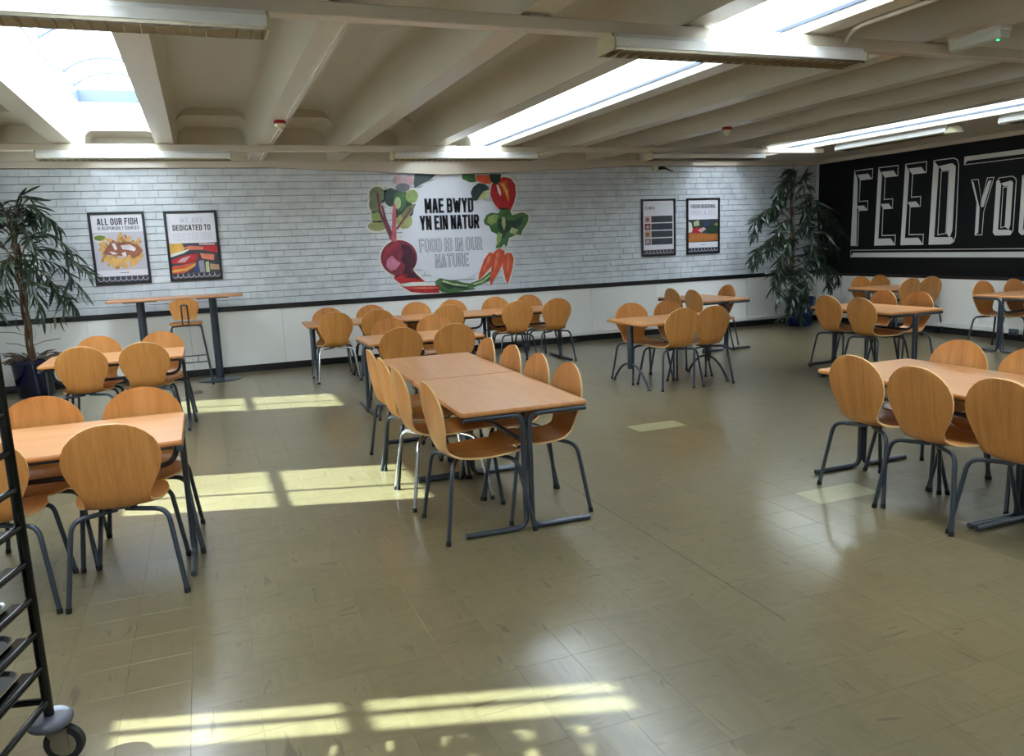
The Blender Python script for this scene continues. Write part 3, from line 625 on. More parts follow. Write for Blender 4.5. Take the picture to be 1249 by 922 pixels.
# ================================================================== FURNITURE
# ---- chair: one ply shell on four bent tube legs; faces +Y, origin on the floor under its middle
ST = [(0.250,0.436,0.045),(0.243,0.440,0.105),(0.222,0.447,0.150),(0.190,0.452,0.180),(0.135,0.452,0.203),(0.060,0.447,0.213),(-0.015,0.444,0.207),
      (-0.080,0.445,0.190),(-0.135,0.450,0.168),(-0.175,0.460,0.150),(-0.205,0.482,0.142),(-0.222,0.520,0.147),(-0.232,0.565,0.168),(-0.241,0.615,0.194),
      (-0.248,0.660,0.209),(-0.254,0.705,0.214),(-0.260,0.750,0.207),(-0.265,0.790,0.187),(-0.269,0.825,0.155),(-0.272,0.850,0.120),(-0.274,0.868,0.080),(-0.2755,0.877,0.045),(-0.276,0.880,0.012)]
def shell_mesh():
    mb = MB(); n = len(ST); NV = 9
    P = []
    for i, (y, z, hw) in enumerate(ST):
        a = ST[max(i-1, 0)]; b = ST[min(i+1, n-1)]
        t = Vector((0, b[0]-a[0], b[1]-a[1])).normalized(); nr = Vector((0, -t.z, t.y)) if False else Vector((0, t.z, -t.y))
        if i < 9 and nr.z < 0: nr = -nr
        # nr points to the sitter's side: up for the seat, forward for the back
        if nr.y*1.0 + nr.z*1.0 < 0: nr = -nr
        row = []
        for j in range(NV):
            u = -1+2*j/(NV-1)
            lift = (0.014 if i < 9 else 0.022)*u*u*min(1, hw/0.2)
            row.append(Vector((u*hw, y, z)) + nr*lift)
        P.append((row, nr))
    top = [p for r, _ in P for p in r]; bot = [p - nr*0.011 for r, nr in P for p in r]
    fs = [(i*NV+j, i*NV+j+1, (i+1)*NV+j+1, (i+1)*NV+j) for i in range(n-1) for j in range(NV-1)]
    mb.add(top, fs, 0, True); mb.add(bot, [f[::-1] for f in fs], 0, True)
    loop = [j for j in range(NV)] + [i*NV+NV-1 for i in range(1, n)] + [(n-1)*NV+j for j in range(NV-2, -1, -1)] + [i*NV for i in range(n-2, 0, -1)]
    L = len(loop); vs = [top[k] for k in loop] + [bot[k] for k in loop]
    mb.add(vs, [(k, L+k, L+(k+1) % L, (k+1) % L) for k in range(L)], 1, False)
    me = mb.mesh('shell', [M_seat, M_seatedge])
    return me
def leg_mesh(sx, sy, mt):
    mb = MB()
    pts = path([(sx*0.02, sy*0.10-0.01, 0.424), (sx*0.208, sy*0.19-0.008, 0.420), (sx*0.258, sy*0.258, 0.012)], 0.06)
    mb.tube(pts, 0.0122, 10); return mb.mesh('leg', mt)
def cap_mesh(sx, sy):
    mb = MB(); mb.tube([(sx*0.2565, sy*0.256, 0.026), (sx*0.2585, sy*0.259, 0.0)], 0.0142, 10); return mb.mesh('foot_cap', M_rubber)
ME_SHELL = shell_mesh()
ME_LEG = {(c, a, b): leg_mesh(a, b, M_chrome if c else M_metal) for c in (0, 1) for a in (-1, 1) for b in (-1, 1)}
ME_CAP = {(a, b): cap_mesh(a, b) for a in (-1, 1) for b in (-1, 1)}
mm_ = MB(); mm_.cbox((-0.07, -0.13, 0.427), (0.07, 0.09, 0.440), 0.003); ME_MOUNT = mm_.mesh('seat_mount', M_metal)
def make_chair(chrome):
    t = thing('dining_chair', 'x', 'chair')
    link('shell', ME_SHELL, t)
    link('seat_mount', ME_MOUNT, t)
    for (a, b) in ((-1,-1),(1,-1),(-1,1),(1,1)):
        l = link('leg', ME_LEG[(chrome, a, b)], t); link('foot_cap', ME_CAP[(a, b)], l)
    return t
CH = {}
def chair(x, y, face, label, group, chrome=0):
    """x, y: where the top of the back stands; face: degrees the sitter looks towards, from +X"""
    rz = math.radians(face-90)
    if chrome not in CH: CH[chrome] = c = make_chair(chrome)
    else: c = copy_tree(CH[chrome])
    f = Vector((math.cos(math.radians(face)), math.sin(math.radians(face)), 0))
    c.location = Vector((x, y, 0)) + f*0.272; c.rotation_euler = (0, 0, rz)
    return tag(c, label, 'chair', group)

# ---- tables
def top_mesh(W, L):
    mb = MB(); r = 0.03; T, H = 0.72, 0.026
    def ring(ins, z):
        o = []
        for cx, cy, a0 in ((W/2-r, L/2-r, 0), (-W/2+r, L/2-r, 90), (-W/2+r, -L/2+r, 180), (W/2-r, -L/2+r, 270)):
            for q in range(5):
                a = math.radians(a0+90*q/4); o.append((cx+(r-ins)*math.cos(a), cy+(r-ins)*math.sin(a), z))
        return o
    R = [ring(0.006, T-H), ring(0.0, T-H+0.006), ring(0.0, T-0.007), ring(0.006, T)]; n = 20
    vs = sum(R, []); fs = [(k*n+i, k*n+(i+1) % n, (k+1)*n+(i+1) % n, (k+1)*n+i) for k in range(3) for i in range(n)]
    mb.add(vs, fs, 1, True); mb.add(R[0], [tuple(range(n))[::-1]], 1); mb.add(R[3], [tuple(range(n))], 0)
    return mb.mesh('tabletop', [M_top, M_topedge])
def cleg_mesh(W, L, s, e):
    a = W/2-0.012; y = e*(L/2-0.018); mb = MB()
    mb.tube(path([(s*a, y, 0.678), (s*0.019, y, 0.678), (s*0.019, y, 0.0165), (s*(a+0.012), y, 0.0165)], 0.06), 0.0165, 10)
    return mb.mesh('leg', M_metal)
def rail_mb(W, L, s):
    mb = MB(); mb.tube([(s*(W/2-0.06), -L/2+0.05, 0.679), (s*(W/2-0.06), L/2-0.05, 0.679)], 0.012, 8)
    return mb.mesh('side_rail', M_metal)
def stretch_mesh(W, L):
    mb = MB(); e = L/2-0.045
    mb.tube(path([(0, -e, 0.69), (0, -e+0.01, 0.505), (0, e-0.01, 0.505), (0, e, 0.69)], 0.10), 0.0145, 8)
    return mb.mesh('stretcher', M_metal)
def arch_mesh(s, y):
    pts = [(s*0.02, y, 0.235)] + [(s*(0.03+0.35*t), y, 0.225*(1-t**2.0)+0.018) for t in [i/8 for i in range(1, 9)]]
    mb = MB(); mb.tube(pts, 0.014, 8); mb.lathe([(0.026, 0.0), (0.026, 0.008), (0.012, 0.016)], (s*0.385, y, 0), 10); return mb.mesh('foot', M_metal)
def col_mesh(y):
    mb = MB(); mb.lathe([(0.033, 0.19), (0.035, 0.2), (0.035, 0.67), (0.028, 0.684)], (0, y, 0), 16); mb.cbox((-0.34, y-0.02, 0.676), (0.34, y+0.02, 0.6935), 0.003); return mb.mesh('column', M_metal)
def table(name, cx, cy, rz, W, L, kind, label, group=None):
    t = thing(name, label, 'table', (cx, cy, 0), math.radians(rz), group)
    link('tabletop', top_mesh(W, L), t)
    if kind == 'c':
        for e in (-1, 1):
            for s in (-1, 1): link('leg', cleg_mesh(W, L, s, e), t)
        for s in (-1, 1): link('side_rail', rail_mb(W, L, s), t)
        link('stretcher', stretch_mesh(W, L), t)
    else:
        for e in (-1, 1):
            y = e*(L/2-0.09); link('column', col_mesh(y), t)
            for s in (-1, 1): link('foot', arch_mesh(s, y), t)
    return t
GC = 'tables of the centre block'
table('dining_table', 1.628, 4.585, -1.6, 0.76, 1.205, 'c', 'nearer beech table of the two joined end to end in the room centre')
table('dining_table', 1.665, 5.795, -1.6, 0.76, 1.205, 'c', 'farther beech table of the two joined end to end in the room centre')
table('dining_table', -0.775, 4.57, 90, 0.80, 1.21, 'c', 'large beech table at left foreground behind the black tray trolley')
table('dining_table', -0.83, 8.27, 90, 0.80, 1.20, 'c', 'beech table at left with four chairs in front of the blue plant pot')
table('dining_table', 1.75, 10.22, 90-2, 0.78, 1.20, 'a', 'leftmost beech table of the back wall row with arched feet')
table('dining_table', 2.955, 10.17, 90-2, 0.78, 1.20, 'c', 'middle beech table of the row along the back wall')
table('dining_table', 4.11, 10.10, 90-2, 0.78, 1.09, 'c', 'rightmost beech table of the back wall row under the mural carrots')
table('dining_table', 2.03, 7.90, 90, 0.80, 1.18, 'c', 'beech table between the centre block and the back wall row')
table('dining_table', 4.87, 7.62, 90, 0.80, 1.20, 'a', 'beech table with arched feet and four chairs right of centre')
table('dining_table', 6.86, 9.85, 0, 0.80, 1.20, 'c', 'beech table set lengthwise near the back wall below the two right posters')
table('dining_table', 7.225, 6.99, 0, 0.79, 1.22, 'c', 'beech table with four chairs in front of the tall corner plant')
table('dining_table', 9.95, 9.28, 90, 0.80, 1.00, 'c', 'beech table standing against the black lettered wall by the corner')
table('dining_table', 9.90, 7.03, 90, 0.80, 1.08, 'c', 'beech table standing against the black lettered wall at the right edge')
table('dining_table', 4.13, 3.475, 0, 0.80, 1.19, 'c', 'farther beech table of the joined pair in the right foreground')
table('dining_table', 4.13, 2.28, 0, 0.80, 1.19, 'c', 'nearer beech table of the joined pair cut by the right edge')

g = 'chairs on the left side of the centre tables'
chair(1.10, 4.22, 0, 'chair on left side of the centre tables, nearest the camera', g)
chair(1.075, 4.86, 0, 'second nearest chair on left side of centre tables, chrome legs in the sunlight', g, 1)
chair(1.09, 5.36, 0, 'third nearest chair on left side of the centre tables', g)
chair(1.11, 5.86, 0, 'chair on left side of the centre tables, farthest from the camera', g)
g = 'chairs on the right side of the centre tables'
chair(2.07, 4.36, 180, 'chair on right side of the centre tables, nearest the camera', g)
chair(2.08, 4.86, 180, 'second nearest chair on right side of the centre tables', g)
chair(2.10, 5.40, 180, 'third nearest chair on right side of the centre tables', g)
chair(2.11, 5.97, 180, 'chair on right side of the centre tables, farthest from the camera', g)
g = 'chairs around the left foreground table'
chair(-0.475, 3.97, 90, 'large chair seen from behind at the left foreground table, right of the trolley', g)
chair(-1.03, 3.99, 90, 'chair seen from behind through the black tray trolley', g)
chair(-0.40, 5.04, 270, 'chair on far side of the left foreground table, at its right end', g)
chair(-0.92, 5.04, 270, 'chair on far side of the left foreground table, nearer the left edge', g)
g = 'chairs around the table by the left plant'
chair(-1.07, 7.80, 90, 'left one of two chairs seen from behind in front of the blue plant pot', g)
chair(-0.56, 7.80, 90, 'right one of two chairs seen from behind at the table by the left plant', g)
chair(-1.03, 8.80, 270, 'left chair on the wall side of the table by the left plant', g)
chair(-0.45, 8.82, 270, 'chair in front of the tall bar table, wall side of the left plant table', g)
g = 'chairs on the wall side of the back row'
for x, l in ((1.51, 'first'), (2.09, 'second'), (2.71, 'third'), (3.23, 'fourth'), (3.87, 'fifth'), (4.38, 'sixth')):
    chair(x, 10.70-0.02*x, 270, '%s chair from the left on the wall side of the back row tables' % l, g)
g = 'chairs on the room side of the back row'
chair(1.48, 9.80, 90, 'first chair from the left on room side of the back row, chrome legs', g, 1)
for x, l in ((2.0, 'second'), (2.92, 'third'), (3.82, 'fourth'), (4.39, 'fifth')):
    chair(x, 9.75 if x < 3.5 else 9.60, 90 if x != 3.82 else 84, '%s chair from the left on room side of the back row' % l, g)
g = 'chairs at the table behind the centre block'
chair(1.84, 8.42, 270, 'left chair on far side of the table behind the centre block', g)
chair(2.35, 8.46, 270, 'right chair on far side of the table behind the centre block', g)
chair(1.71, 7.32, 90, 'left chair seen from behind at the table behind the centre block', g)
chair(2.245, 7.32, 90, 'right chair seen from behind at the table behind the centre block', g)
g = 'chairs at the arched-foot table right of centre'
chair(4.65, 8.12, 268, 'left chair on wall side of the arched-foot table right of centre', g)
chair(5.16, 8.12, 270, 'right chair on wall side of the arched-foot table right of centre', g)
chair(4.70, 7.08, 90, 'left chair seen from behind at the arched-foot table right of centre', g)
chair(5.09, 7.08, 90, 'right chair seen from behind at the arched-foot table right of centre', g)
g = 'chairs at the lengthwise table near the back wall'
chair(6.41, 10.0, 0, 'farther left-side chair at the table below the two right posters', g)
chair(6.40, 9.44, 0, 'nearer left-side chair at the table below the two right posters', g)
chair(7.35, 9.88, 180, 'single right-side chair at the table below the two right posters', g)
g = 'chairs at the table before the corner plant'
chair(6.76, 7.24, 0, 'farther left-side chair at the table before the corner plant', g)
chair(6.74, 6.72, 0, 'nearer left-side chair at the table before the corner plant', g)
chair(7.73, 7.31, 180, 'farther right-side chair at the table before the corner plant', g)
chair(7.73, 6.80, 180, 'nearer right-side chair at the table before the corner plant', g)
g = 'chairs at the corner table by the black wall'
chair(9.83, 8.80, 90, 'left chair seen from behind at the corner table by the black wall', g)
chair(10.23, 8.80, 84, 'right chair seen from behind at the corner table, next to the black wall', g)
chair(9.80, 9.78, 270, 'left chair on far side of the corner table by the black wall', g)
chair(10.22, 9.80, 270, 'right chair on far side of the corner table by the black wall', g)
g = 'chairs at the right edge wall table'
chair(9.64, 7.52, 272, 'left chair on far side of the wall table at the right edge', g)
chair(10.20, 7.50, 270, 'right chair on far side of the wall table at the right edge', g)
g = 'chairs on the left side of the right foreground tables'
chair(3.58, 3.61, 0, 'farthest left-side chair at the right foreground tables', g)
chair(3.54, 3.12, 0, 'middle left-side chair at the right foreground tables', g)
chair(3.56, 2.64, 0, 'nearest left-side chair at the right foreground tables, at the frame edge', g)
g = 'chairs on the right side of the right foreground tables'
chair(4.60, 3.70, 180, 'farther right-side chair at the right foreground tables', g)
chair(4.60, 3.20, 180, 'nearer right-side chair at the right foreground tables, at the frame edge', g)

# ---- high table and stool
t = thing('bar_table', 'tall narrow bar table on two disc-based columns against the brick wall', 'table', (-0.33, 11.02, 0))
q = MB(); q.cbox((-0.80, -0.26, 1.095), (0.80, 0.26, 1.125), 0.006); q.build('tabletop', wood_mat('bar_top_beech', (206, 150, 112), (180, 124, 84), 'X', 0.3), t)
for x in (-0.43, 0.43):
    q = MB(); q.lathe([(0.048, 0.02), (0.048, 1.075)], (x, 0, 0), 20); q.cbox((x-0.2, -0.05, 1.075), (x+0.2, 0.05, 1.0945), 0.003); c = q.build('column', M_metal, t)
    q = MB(); q.lathe([(0.0, 0.0), (0.27, 0.0), (0.27, 0.006), (0.255, 0.014), (0.045, 0.03), (0.0, 0.03)], (x, 0, 0), 40); q.build('base_disc', M_metal, c)
t = thing('bar_stool', 'wooden bar stool with grey frame tucked under the tall bar table', 'stool', (-0.245, 10.86, 0))
q = MB()
def slab(mb, prof, y0, y1, f):
    mb.prism(prof, f, y0, y1)
sp = [(-0.19, -0.13), (-0.16, -0.17), (0.16, -0.17), (0.19, -0.13), (0.20, 0.05), (0.17, 0.17), (0.1, 0.20), (-0.1, 0.20), (-0.17, 0.17), (-0.20, 0.05)]
q.prism(sp, lambda a, b, d: Vector((a, b, d)), 0.778, 0.796); q.build('seat', M_seat, t)
bp_ = [(-0.12, 0.845), (0.12, 0.845), (0.135, 0.87), (0.175, 1.0), (0.172, 1.05), (0.13, 1.085), (0.06, 1.10), (-0.06, 1.10), (-0.13, 1.085), (-0.172, 1.05), (-0.175, 1.0), (-0.135, 0.87)]
q = MB(); q.prism(bp_, lambda a, b, d: Vector((a, d-0.02*(1-(a/0.2)**2), b)), -0.185, -0.174); q.build('backrest', M_seat, t)
q = MB()
for s in (-1, 1): q.tube(path([(s*0.035, 0.05, 0.768), (s*0.035, -0.21, 0.768), (s*0.035, -0.222, 1.03)], 0.03), 0.009, 8)
q.tube([(-0.035, -0.222, 1.03), (0.035, -0.222, 1.03)], 0.009, 8); q.build('back_support', M_metal, t)
for sx in (-1, 1):
    for sy in (-1, 1):
        q = MB(); q.tube(path([(0, sy*0.13, 0.765), (sx*0.175, sy*0.14, 0.765), (sx*0.25, sy*0.22, 0.012)], 0.05), 0.011, 8); l = q.build('leg', M_metal, t)
        q = MB(); q.tube([(sx*0.249, sy*0.219, 0.025), (sx*0.251, sy*0.221, 0.0)], 0.014, 8); q.build('foot_cap', M_rubber, l)
q = MB()
for sy in (-1, 1): q.tube([(-0.222, sy*0.19, 0.30+0.04*(sy > 0)), (0.222, sy*0.19, 0.30+0.04*(sy > 0))], 0.008, 8)
q.tube([(0.1, -0.19, 0.30), (0.1, 0.19, 0.34)], 0.006, 8); q.tube([(-0.1, -0.19, 0.30), (-0.1, 0.19, 0.34)], 0.006, 8)
q.build('footrest', M_metal, t)

# ---- tray trolley at the left
W_ = Vector((-0.970, 0.243, 0)); D_ = Vector((-0.243, -0.970, 0))
t = thing('tray_trolley', 'black tubular tray trolley on castors at the left foreground', 'trolley', (-0.605, 2.76, 0))
def tp(u, v, z): return W_*u + D_*v + Vector((0, 0, z))
for u in (0, 0.50):
    for v in (0, 0.62):
        q = MB(); q.tube([tp(u, v, 0.16), tp(u, v, 1.66)], 0.016, 10); q.build('post', M_blk, t)
zs = [0.215, 0.335, 0.455, 0.57, 0.69, 0.81, 0.93, 1.05, 1.17, 1.29, 1.41, 1.53, 1.64]
for z in zs:
    for u in (0.0, 0.50):
        q = MB(); s = 1 if u == 0 else -1
        q.tube([tp(u, 0, z), tp(u, 0.62, z)], 0.011, 8)
        if 0.25 < z < 1.6:
            fn = lambda a, b, d: tp(u+s*a, d, z+b)
            q.prism([(0.0, -0.004), (0.045, -0.004), (0.045, -0.001), (0.0, -0.001)], fn, 0.03, 0.59)
        q.build('runner', M_blk, t)
for z in (0.215, 1.64):
    for v in (0, 0.62):
        q = MB(); q.tube([tp(0, v, z), tp(0.5, v, z)], 0.012, 8); q.build('cross_bar', M_blk, t)
for (u, v) in ((0,0),(0.5,0),(0,0.62),(0.5,0.62)):
    c = MB(); c.lathe([(0.012, 0.108), (0.012, 0.165)], tp(u, v, 0), 10)
    ca = c.build('castor', M_zinc, t)
    q = MB(); R_ = 0.052; pr = [(0.0, 0.128), (R_, 0.128)] + [(R_+0.018*math.cos(math.radians(a)), 0.146+0.018*math.sin(math.radians(a))) for a in range(-90, 91, 30)] + [(R_, 0.164), (0.035, 0.166), (0.0, 0.166)]
    q.lathe(pr, tp(u, v, 0), 28); q.build('bumper_ring', M_greyrub, ca)
    ax = Vector((0.25, 0.97, 0)).normalized(); tr = Vector((0.97, -0.25, 0)).normalized(); o_ = tp(u, v, 0) + tr*0.035
    Mx = Matrix((tr, Vector((0, 0, 1)), ax)).transposed().to_4x4()
    q = MB(); q.lathe([(0.040, -0.013), (0.062, -0.012), (0.0625, -0.006), (0.0625, 0.006), (0.062, 0.012), (0.040, 0.013)], o_+Vector((0,0,0.0628)), 28, M=Mx)
    q.build('wheel', M_rubber, ca)
    q = MB(); q.lathe([(0.0, -0.014), (0.041, -0.0135), (0.041, 0.0135), (0.0, 0.014)], o_+Vector((0,0,0.0628)), 20, M=Mx); q.build('wheel_hub', M_zinc, ca)
    q = MB()
    for s in (-1, 1):
        fo = [(-0.055, 0.118), (0.02, 0.118), (0.018, 0.055), (0.0, 0.045), (-0.018, 0.058)]
        q.prism(fo, lambda a, b, d: o_ + tr*a + Vector((0,0,b)) + ax*d, s*0.018, s*0.021)
    q.prism([(-0.055, 0.116), (0.022, 0.116), (0.022, 0.120), (-0.055, 0.120)], lambda a, b, d: o_ + tr*a + Vector((0,0,b)) + ax*d, -0.021, 0.021)
    q.build('fork', M_zinc, ca)
for k, z in enumerate((0.335, 0.455, 0.57)):
    q = MB(); w, d, r = 0.43, 0.56, 0.06
    def rr_(ins):
        o = []
        for cx, cy, a0 in ((0.465-r, 0.03+d-r, 0), (0.035+r, 0.03+d-r, 90), (0.035+r, 0.03+r, 180), (0.465-r, 0.03+r, 270)):
            for i in range(5):
                a = math.radians(a0+22.5*i); o.append((cx+(r-ins)*math.cos(a), cy+(r-ins)*math.sin(a)))
        return o
    R = [(rr_(0.012), z-0.0), (rr_(0.0), z+0.014), (rr_(0.004), z+0.014), (rr_(0.016), z+0.003)]; n = 20
    vs = [tp(a, b, zz) for ring, zz in R for a, b in ring]
    q.add(vs, [(kk*n+i, kk*n+(i+1) % n, (kk+1)*n+(i+1) % n, (kk+1)*n+i) for kk in range(3) for i in range(n)] + [tuple(range(n))[::-1], tuple(range(3*n, 4*n))])
    o = q.build('tray', M_tray); o.location = (-0.605, 2.76, 0)
    tag(o, 'dark plastic tray on the %s runners of the black trolley' % ('lowest loaded', 'middle loaded', 'highest loaded')[k], 'tray', 'trays in the trolley')

# ================================================================== CEILING FITTINGS
def strip_light(x0, x1, y, label, blades=True, along='X', both=True, zt=2.767, dome=False):
    """enamelled batten with mirror louvre; along X unless 'Y'"""
    L = x1-x0
    t = thing('strip_light', label, 'ceiling light', (0, 0, 0), 0, 'louvred strip lights under the ceiling beams' if along == 'X' else 'strip lights along the black wall')
    cx = (x0+x1)/2
    if along == 'X': P = lambda a, b, z: Vector((a, y+b, z)); t.location = (cx, y, zt); o = Vector((cx, y, zt))
    else: P = lambda a, b, z: Vector((y+b, a, z)); t.location = (y, cx, zt); o = Vector((y, cx, zt))
    pr = [(-0.075, 0.0), (-0.085, -0.020), (-0.108, -0.028), (-0.110, -0.078), (-0.103, -0.079), (-0.099, -0.034), (0.099, -0.034), (0.103, -0.079), (0.110, -0.078), (0.108, -0.028), (0.085, -0.020), (0.075, 0.0)]
    q = MB(); q.prism(pr, lambda a, b, d: P(d, a, zt+b)-o, x0+0.012, x1-0.012); q.build('housing', M_house, t)
    ep = [(-0.075, 0.001), (-0.087, -0.020), (-0.108, -0.030), (-0.110, -0.075), (-0.098, -0.094), (0.098, -0.094), (0.110, -0.075), (0.108, -0.030), (0.087, -0.020), (0.075, 0.001)]
    for a, b in ((x0, x0+0.013), (x1-0.013, x1)):
        q = MB(); q.prism(ep, lambda u, v, d: P(d, u, zt+v)-o, a, b); q.build('end_cap', M_endcap if along == 'X' else M_house, t)
    if dome:
        q = MB(); q.lathe([(0.0, -0.098), (0.108, -0.098), (0.112, -0.09)]+[(0.112*math.cos(math.radians(a)), -0.09+0.088*math.sin(math.radians(a))) for a in range(15, 90, 15)]+[(0.0, -0.002)], P(x0-0.03, 0, zt)-o, 24)
        q.build('dome_cap', M_plastic, t)
    for s in (-1, 1):
        q = MB(); q.prism([(s*0.101, -0.050), (s*0.094, -0.092), (s*0.0955, -0.0922), (s*0.1025, -0.0502)], lambda u, v, d: P(d, u, zt+v)-o, x0+0.014, x1-0.014)
        q.build('louvre_side', M_louvre, t)
    q = MB(); q.tube([P(x0+0.02, 0, zt-0.052)-o, P(x1-0.02, 0, zt-0.052)-o], 0.013, 10); q.build('fluorescent_tube', M_tubelamp, t)
    n = int(L/0.07)
    if blades:
        b0 = MB(); b0.prism([(-0.099, -0.066), (0.099, -0.066), (0.094, -0.094), (-0.094, -0.094)], lambda u, v, d: P(d, u, v), -0.0012 if along == 'X' else -0.0012, 0.0012)
        # local mesh centred on the lamp axis
        b0.v = [(v[0]-(0 if along == 'X' else y), v[1]-(y if along == 'X' else 0), v[2]) for v in b0.v]
        me = b0.mesh('louvre_blade', M_louvre)
        for i in range(1, n):
            a = x0+L*i/n; c = P(a, 0, zt)-o
            link('louvre_blade', me, t, loc=c)
    else:
        q = MB()
        for i in range(1, n):
            a = x0+L*i/n; q.prism([(-0.099, -0.066), (0.099, -0.066), (0.094, -0.094), (-0.094, -0.094)], lambda u, v, d: P(d, u, zt+v)-o, a-0.0012, a+0.0012)
        q.build('louvre_blades', M_louvre, t, 'stuff')
    return t
strip_light(-1.43, 0.42, 4.22, 'large louvred strip light at top left corner of the picture')
strip_light(2.28, 4.13, 4.22, 'large louvred strip light below the nearer beam, right of centre')
strip_light(-1.48, 0.44, 9.66, 'strip light on the far beam above the two left posters', False)
strip_light(2.28, 4.17, 9.66, 'strip light on the far beam above the vegetable mural', False)
strip_light(5.86, 7.74, 9.66, 'strip light on the far beam above the two right posters', False)
strip_light(7.45, 9.30, 8.87, 'strip light with domed cap along the black wall, farther one', False, 'Y', zt=2.848, dome=True)
strip_light(4.9, 6.75, 8.87, 'strip light along the black wall cut by the right edge', False, 'Y', zt=2.848)

def detector(x, y, z, label):
    t = thing('smoke_detector', label, 'smoke detector', (x, y, z), 0, 'smoke detectors on the ribs')
    q = MB(); q.lathe([(0.0, 0.0), (0.055, 0.0), (0.058, -0.028), (0.0, -0.030)], seg=20); q.build('base', M_red, t)
    q = MB(); q.lathe([(0.046, -0.0305), (0.048, -0.05), (0.036, -0.064), (0.026, -0.068), (0.022, -0.088), (0.0, -0.092)], seg=20); q.build('sensor_head', M_plastic, t)
detector(0.825, 7.95, ZC-0.001, 'red-based smoke detector on the rib at left of the picture')
detector(5.84, 7.9, ZC-0.001, 'red-based smoke detector on the rib above the right posters')

t = thing('emergency_light', 'slim clear emergency light with small green lamp on a ceiling rib', 'emergency light', (4.84, 3.9, ZC))
q = MB(); q.cbox((-0.052, -0.19, -0.03), (0.052, 0.19, -0.001), 0.004); q.build('base', M_house, t)
q = MB(); q.prism([(-0.05, -0.031), (0.05, -0.031), (0.038, -0.078), (-0.038, -0.078)], lambda a, b, d: Vector((a, d, b)), -0.185, 0.185); q.build('diffuser', M_diff, t)
q = MB(); q.lathe([(0.0, 0.006), (0.008, 0.004), (0.010, 0.0)], (0.02, -0.12, -0.0785), 10, M=Matrix.Rotation(PI, 4, 'X')); q.build('lamp', M_green_led, t)

t = thing('wall_sensor', 'small cream box with black cable loop at top of the brick wall', 'sensor', (7.03, 11.4, 2.74))
q = MB(); q.cbox((-0.045, -0.03, -0.045), (0.045, 0.018, 0.03), 0.004); q.build('housing', M_plastic, t)
q = MB()
for k in range(4): q.tube(path([(0.045, -0.01, 0.01-0.014*k), (0.15, -0.02-0.01*k, 0.012-0.01*k), (0.24+0.03*k, 0.0, -0.02-0.012*k)], 0.04), 0.008, 6)
q.build('cable', M_rubber, t)

def socket(y, z, label):
    t = thing('wall_socket', label, 'socket', (XR-0.05, y, z))
    q = MB(); q.cbox((-0.012, -0.073, -0.043), (0.0, 0.073, 0.043), 0.004); q.build('plate', M_frame_alu, t)
    q = MB()
    for s in (-1, 1): q.box((-0.014, s*0.035-0.012, -0.022), (-0.012, s*0.035+0.012, -0.002)); 
    q.build('pin_slots', M_rubber, t)
socket(7.62, 0.125, 'metal double socket on the trunking under the right edge table')
q = MB(); q.cbox((-0.26, 10.02, 0.0), (-0.13, 10.26, 0.003), 0.001); tag(q.build('floor_plate', mat('dark_floor_plate', (74, 68, 58), 0.5)), 'small dark floor plate near the foot of the bar stool', 'floor plate')

# ================================================================== PRINTED THINGS
GL = {
 'A': (1, [[(0,0),(.36,1),(.64,1),(1,0)], [(.14,.28),(.86,.28)]]),
 'B': (1, [[(0,.5),(0,1),(.75,1),(1,.9),(1,.6),(.8,.52),(0,.52)], [(.8,.52),(1,.42),(1,.1),(.75,0),(0,0),(0,.5)]]),
 'C': (1, [[(1,.7),(1,.88),(.75,1),(.25,1),(0,.88),(0,.12),(.25,0),(.75,0),(1,.12),(1,.3)]]),
 'D': (1, [[(0,0),(0,1),(.72,1),(1,.86),(1,.14),(.72,0),(0,0)]]),
 'E': (.85, [[(1,1),(0,1),(0,0),(1,0)], [(0,.52),(.85,.52)]]),
 'F': (.85, [[(1,1),(0,1),(0,0)], [(0,.52),(.85,.52)]]),
 'G': (1, [[(1,.7),(1,.88),(.75,1),(.25,1),(0,.88),(0,.12),(.25,0),(.75,0),(1,.12),(1,.46),(.55,.46)]]),
 'H': (1, [[(0,0),(0,1)],[(1,0),(1,1)],[(0,.52),(1,.52)]]),
 'I': (0.0001, [[(.5,0),(.5,1)]]),
 'L': (.8, [[(0,1),(0,0),(1,0)]]),
 'M': (1.35, [[(0,0),(0,1)],[(1,0),(1,1)],[(.04,.98),(.5,.3)],[(.96,.98),(.5,.3)]]),
 'N': (1, [[(0,0),(0,1)],[(1,0),(1,1)],[(.04,.97),(.96,.03)]]),
 'O': (1, [[(.5,0),(.25,0),(0,.12),(0,.88),(.25,1),(.75,1),(1,.88),(1,.12),(.75,0),(.5,0)]]),
 'P': (1, [[(0,0),(0,1),(.75,1),(1,.88),(1,.56),(.75,.45),(0,.45)]]),
 'R': (1, [[(0,0),(0,1),(.75,1),(1,.88),(1,.6),(.75,.5),(0,.5)], [(.6,.5),(1,0)]]),
 'S': (1, [[(1,.72),(1,.88),(.75,1),(.25,1),(0,.88),(0,.64),(.2,.54),(.8,.46),(1,.36),(1,.12),(.75,0),(.25,0),(0,.12),(0,.28)]]),
 'T': (.95, [[(0,1),(1,1)],[(.5,1),(.5,0)]]),
 'U': (1, [[(0,1),(0,.12),(.25,0),(.75,0),(1,.12),(1,1)]]),
 'V': (1, [[(0,1),(.47,0)],[(.53,0),(1,1)]]),
 'W': (1.75, [[(0,1),(.24,0)],[(.26,0),(.49,.8)],[(.51,.8),(.74,0)],[(.76,0),(1,1)]]),
 'Y': (1, [[(0,1),(.48,.45)],[(.52,.45),(1,1)],[(.5,.45),(.5,0)]]),
 '&': (1.1, [[(1,0),(.2,.8),(.3,1),(.6,1),(.7,.8),(0,.3),(.1,.05),(.5,0),(1,.4)]]),
}
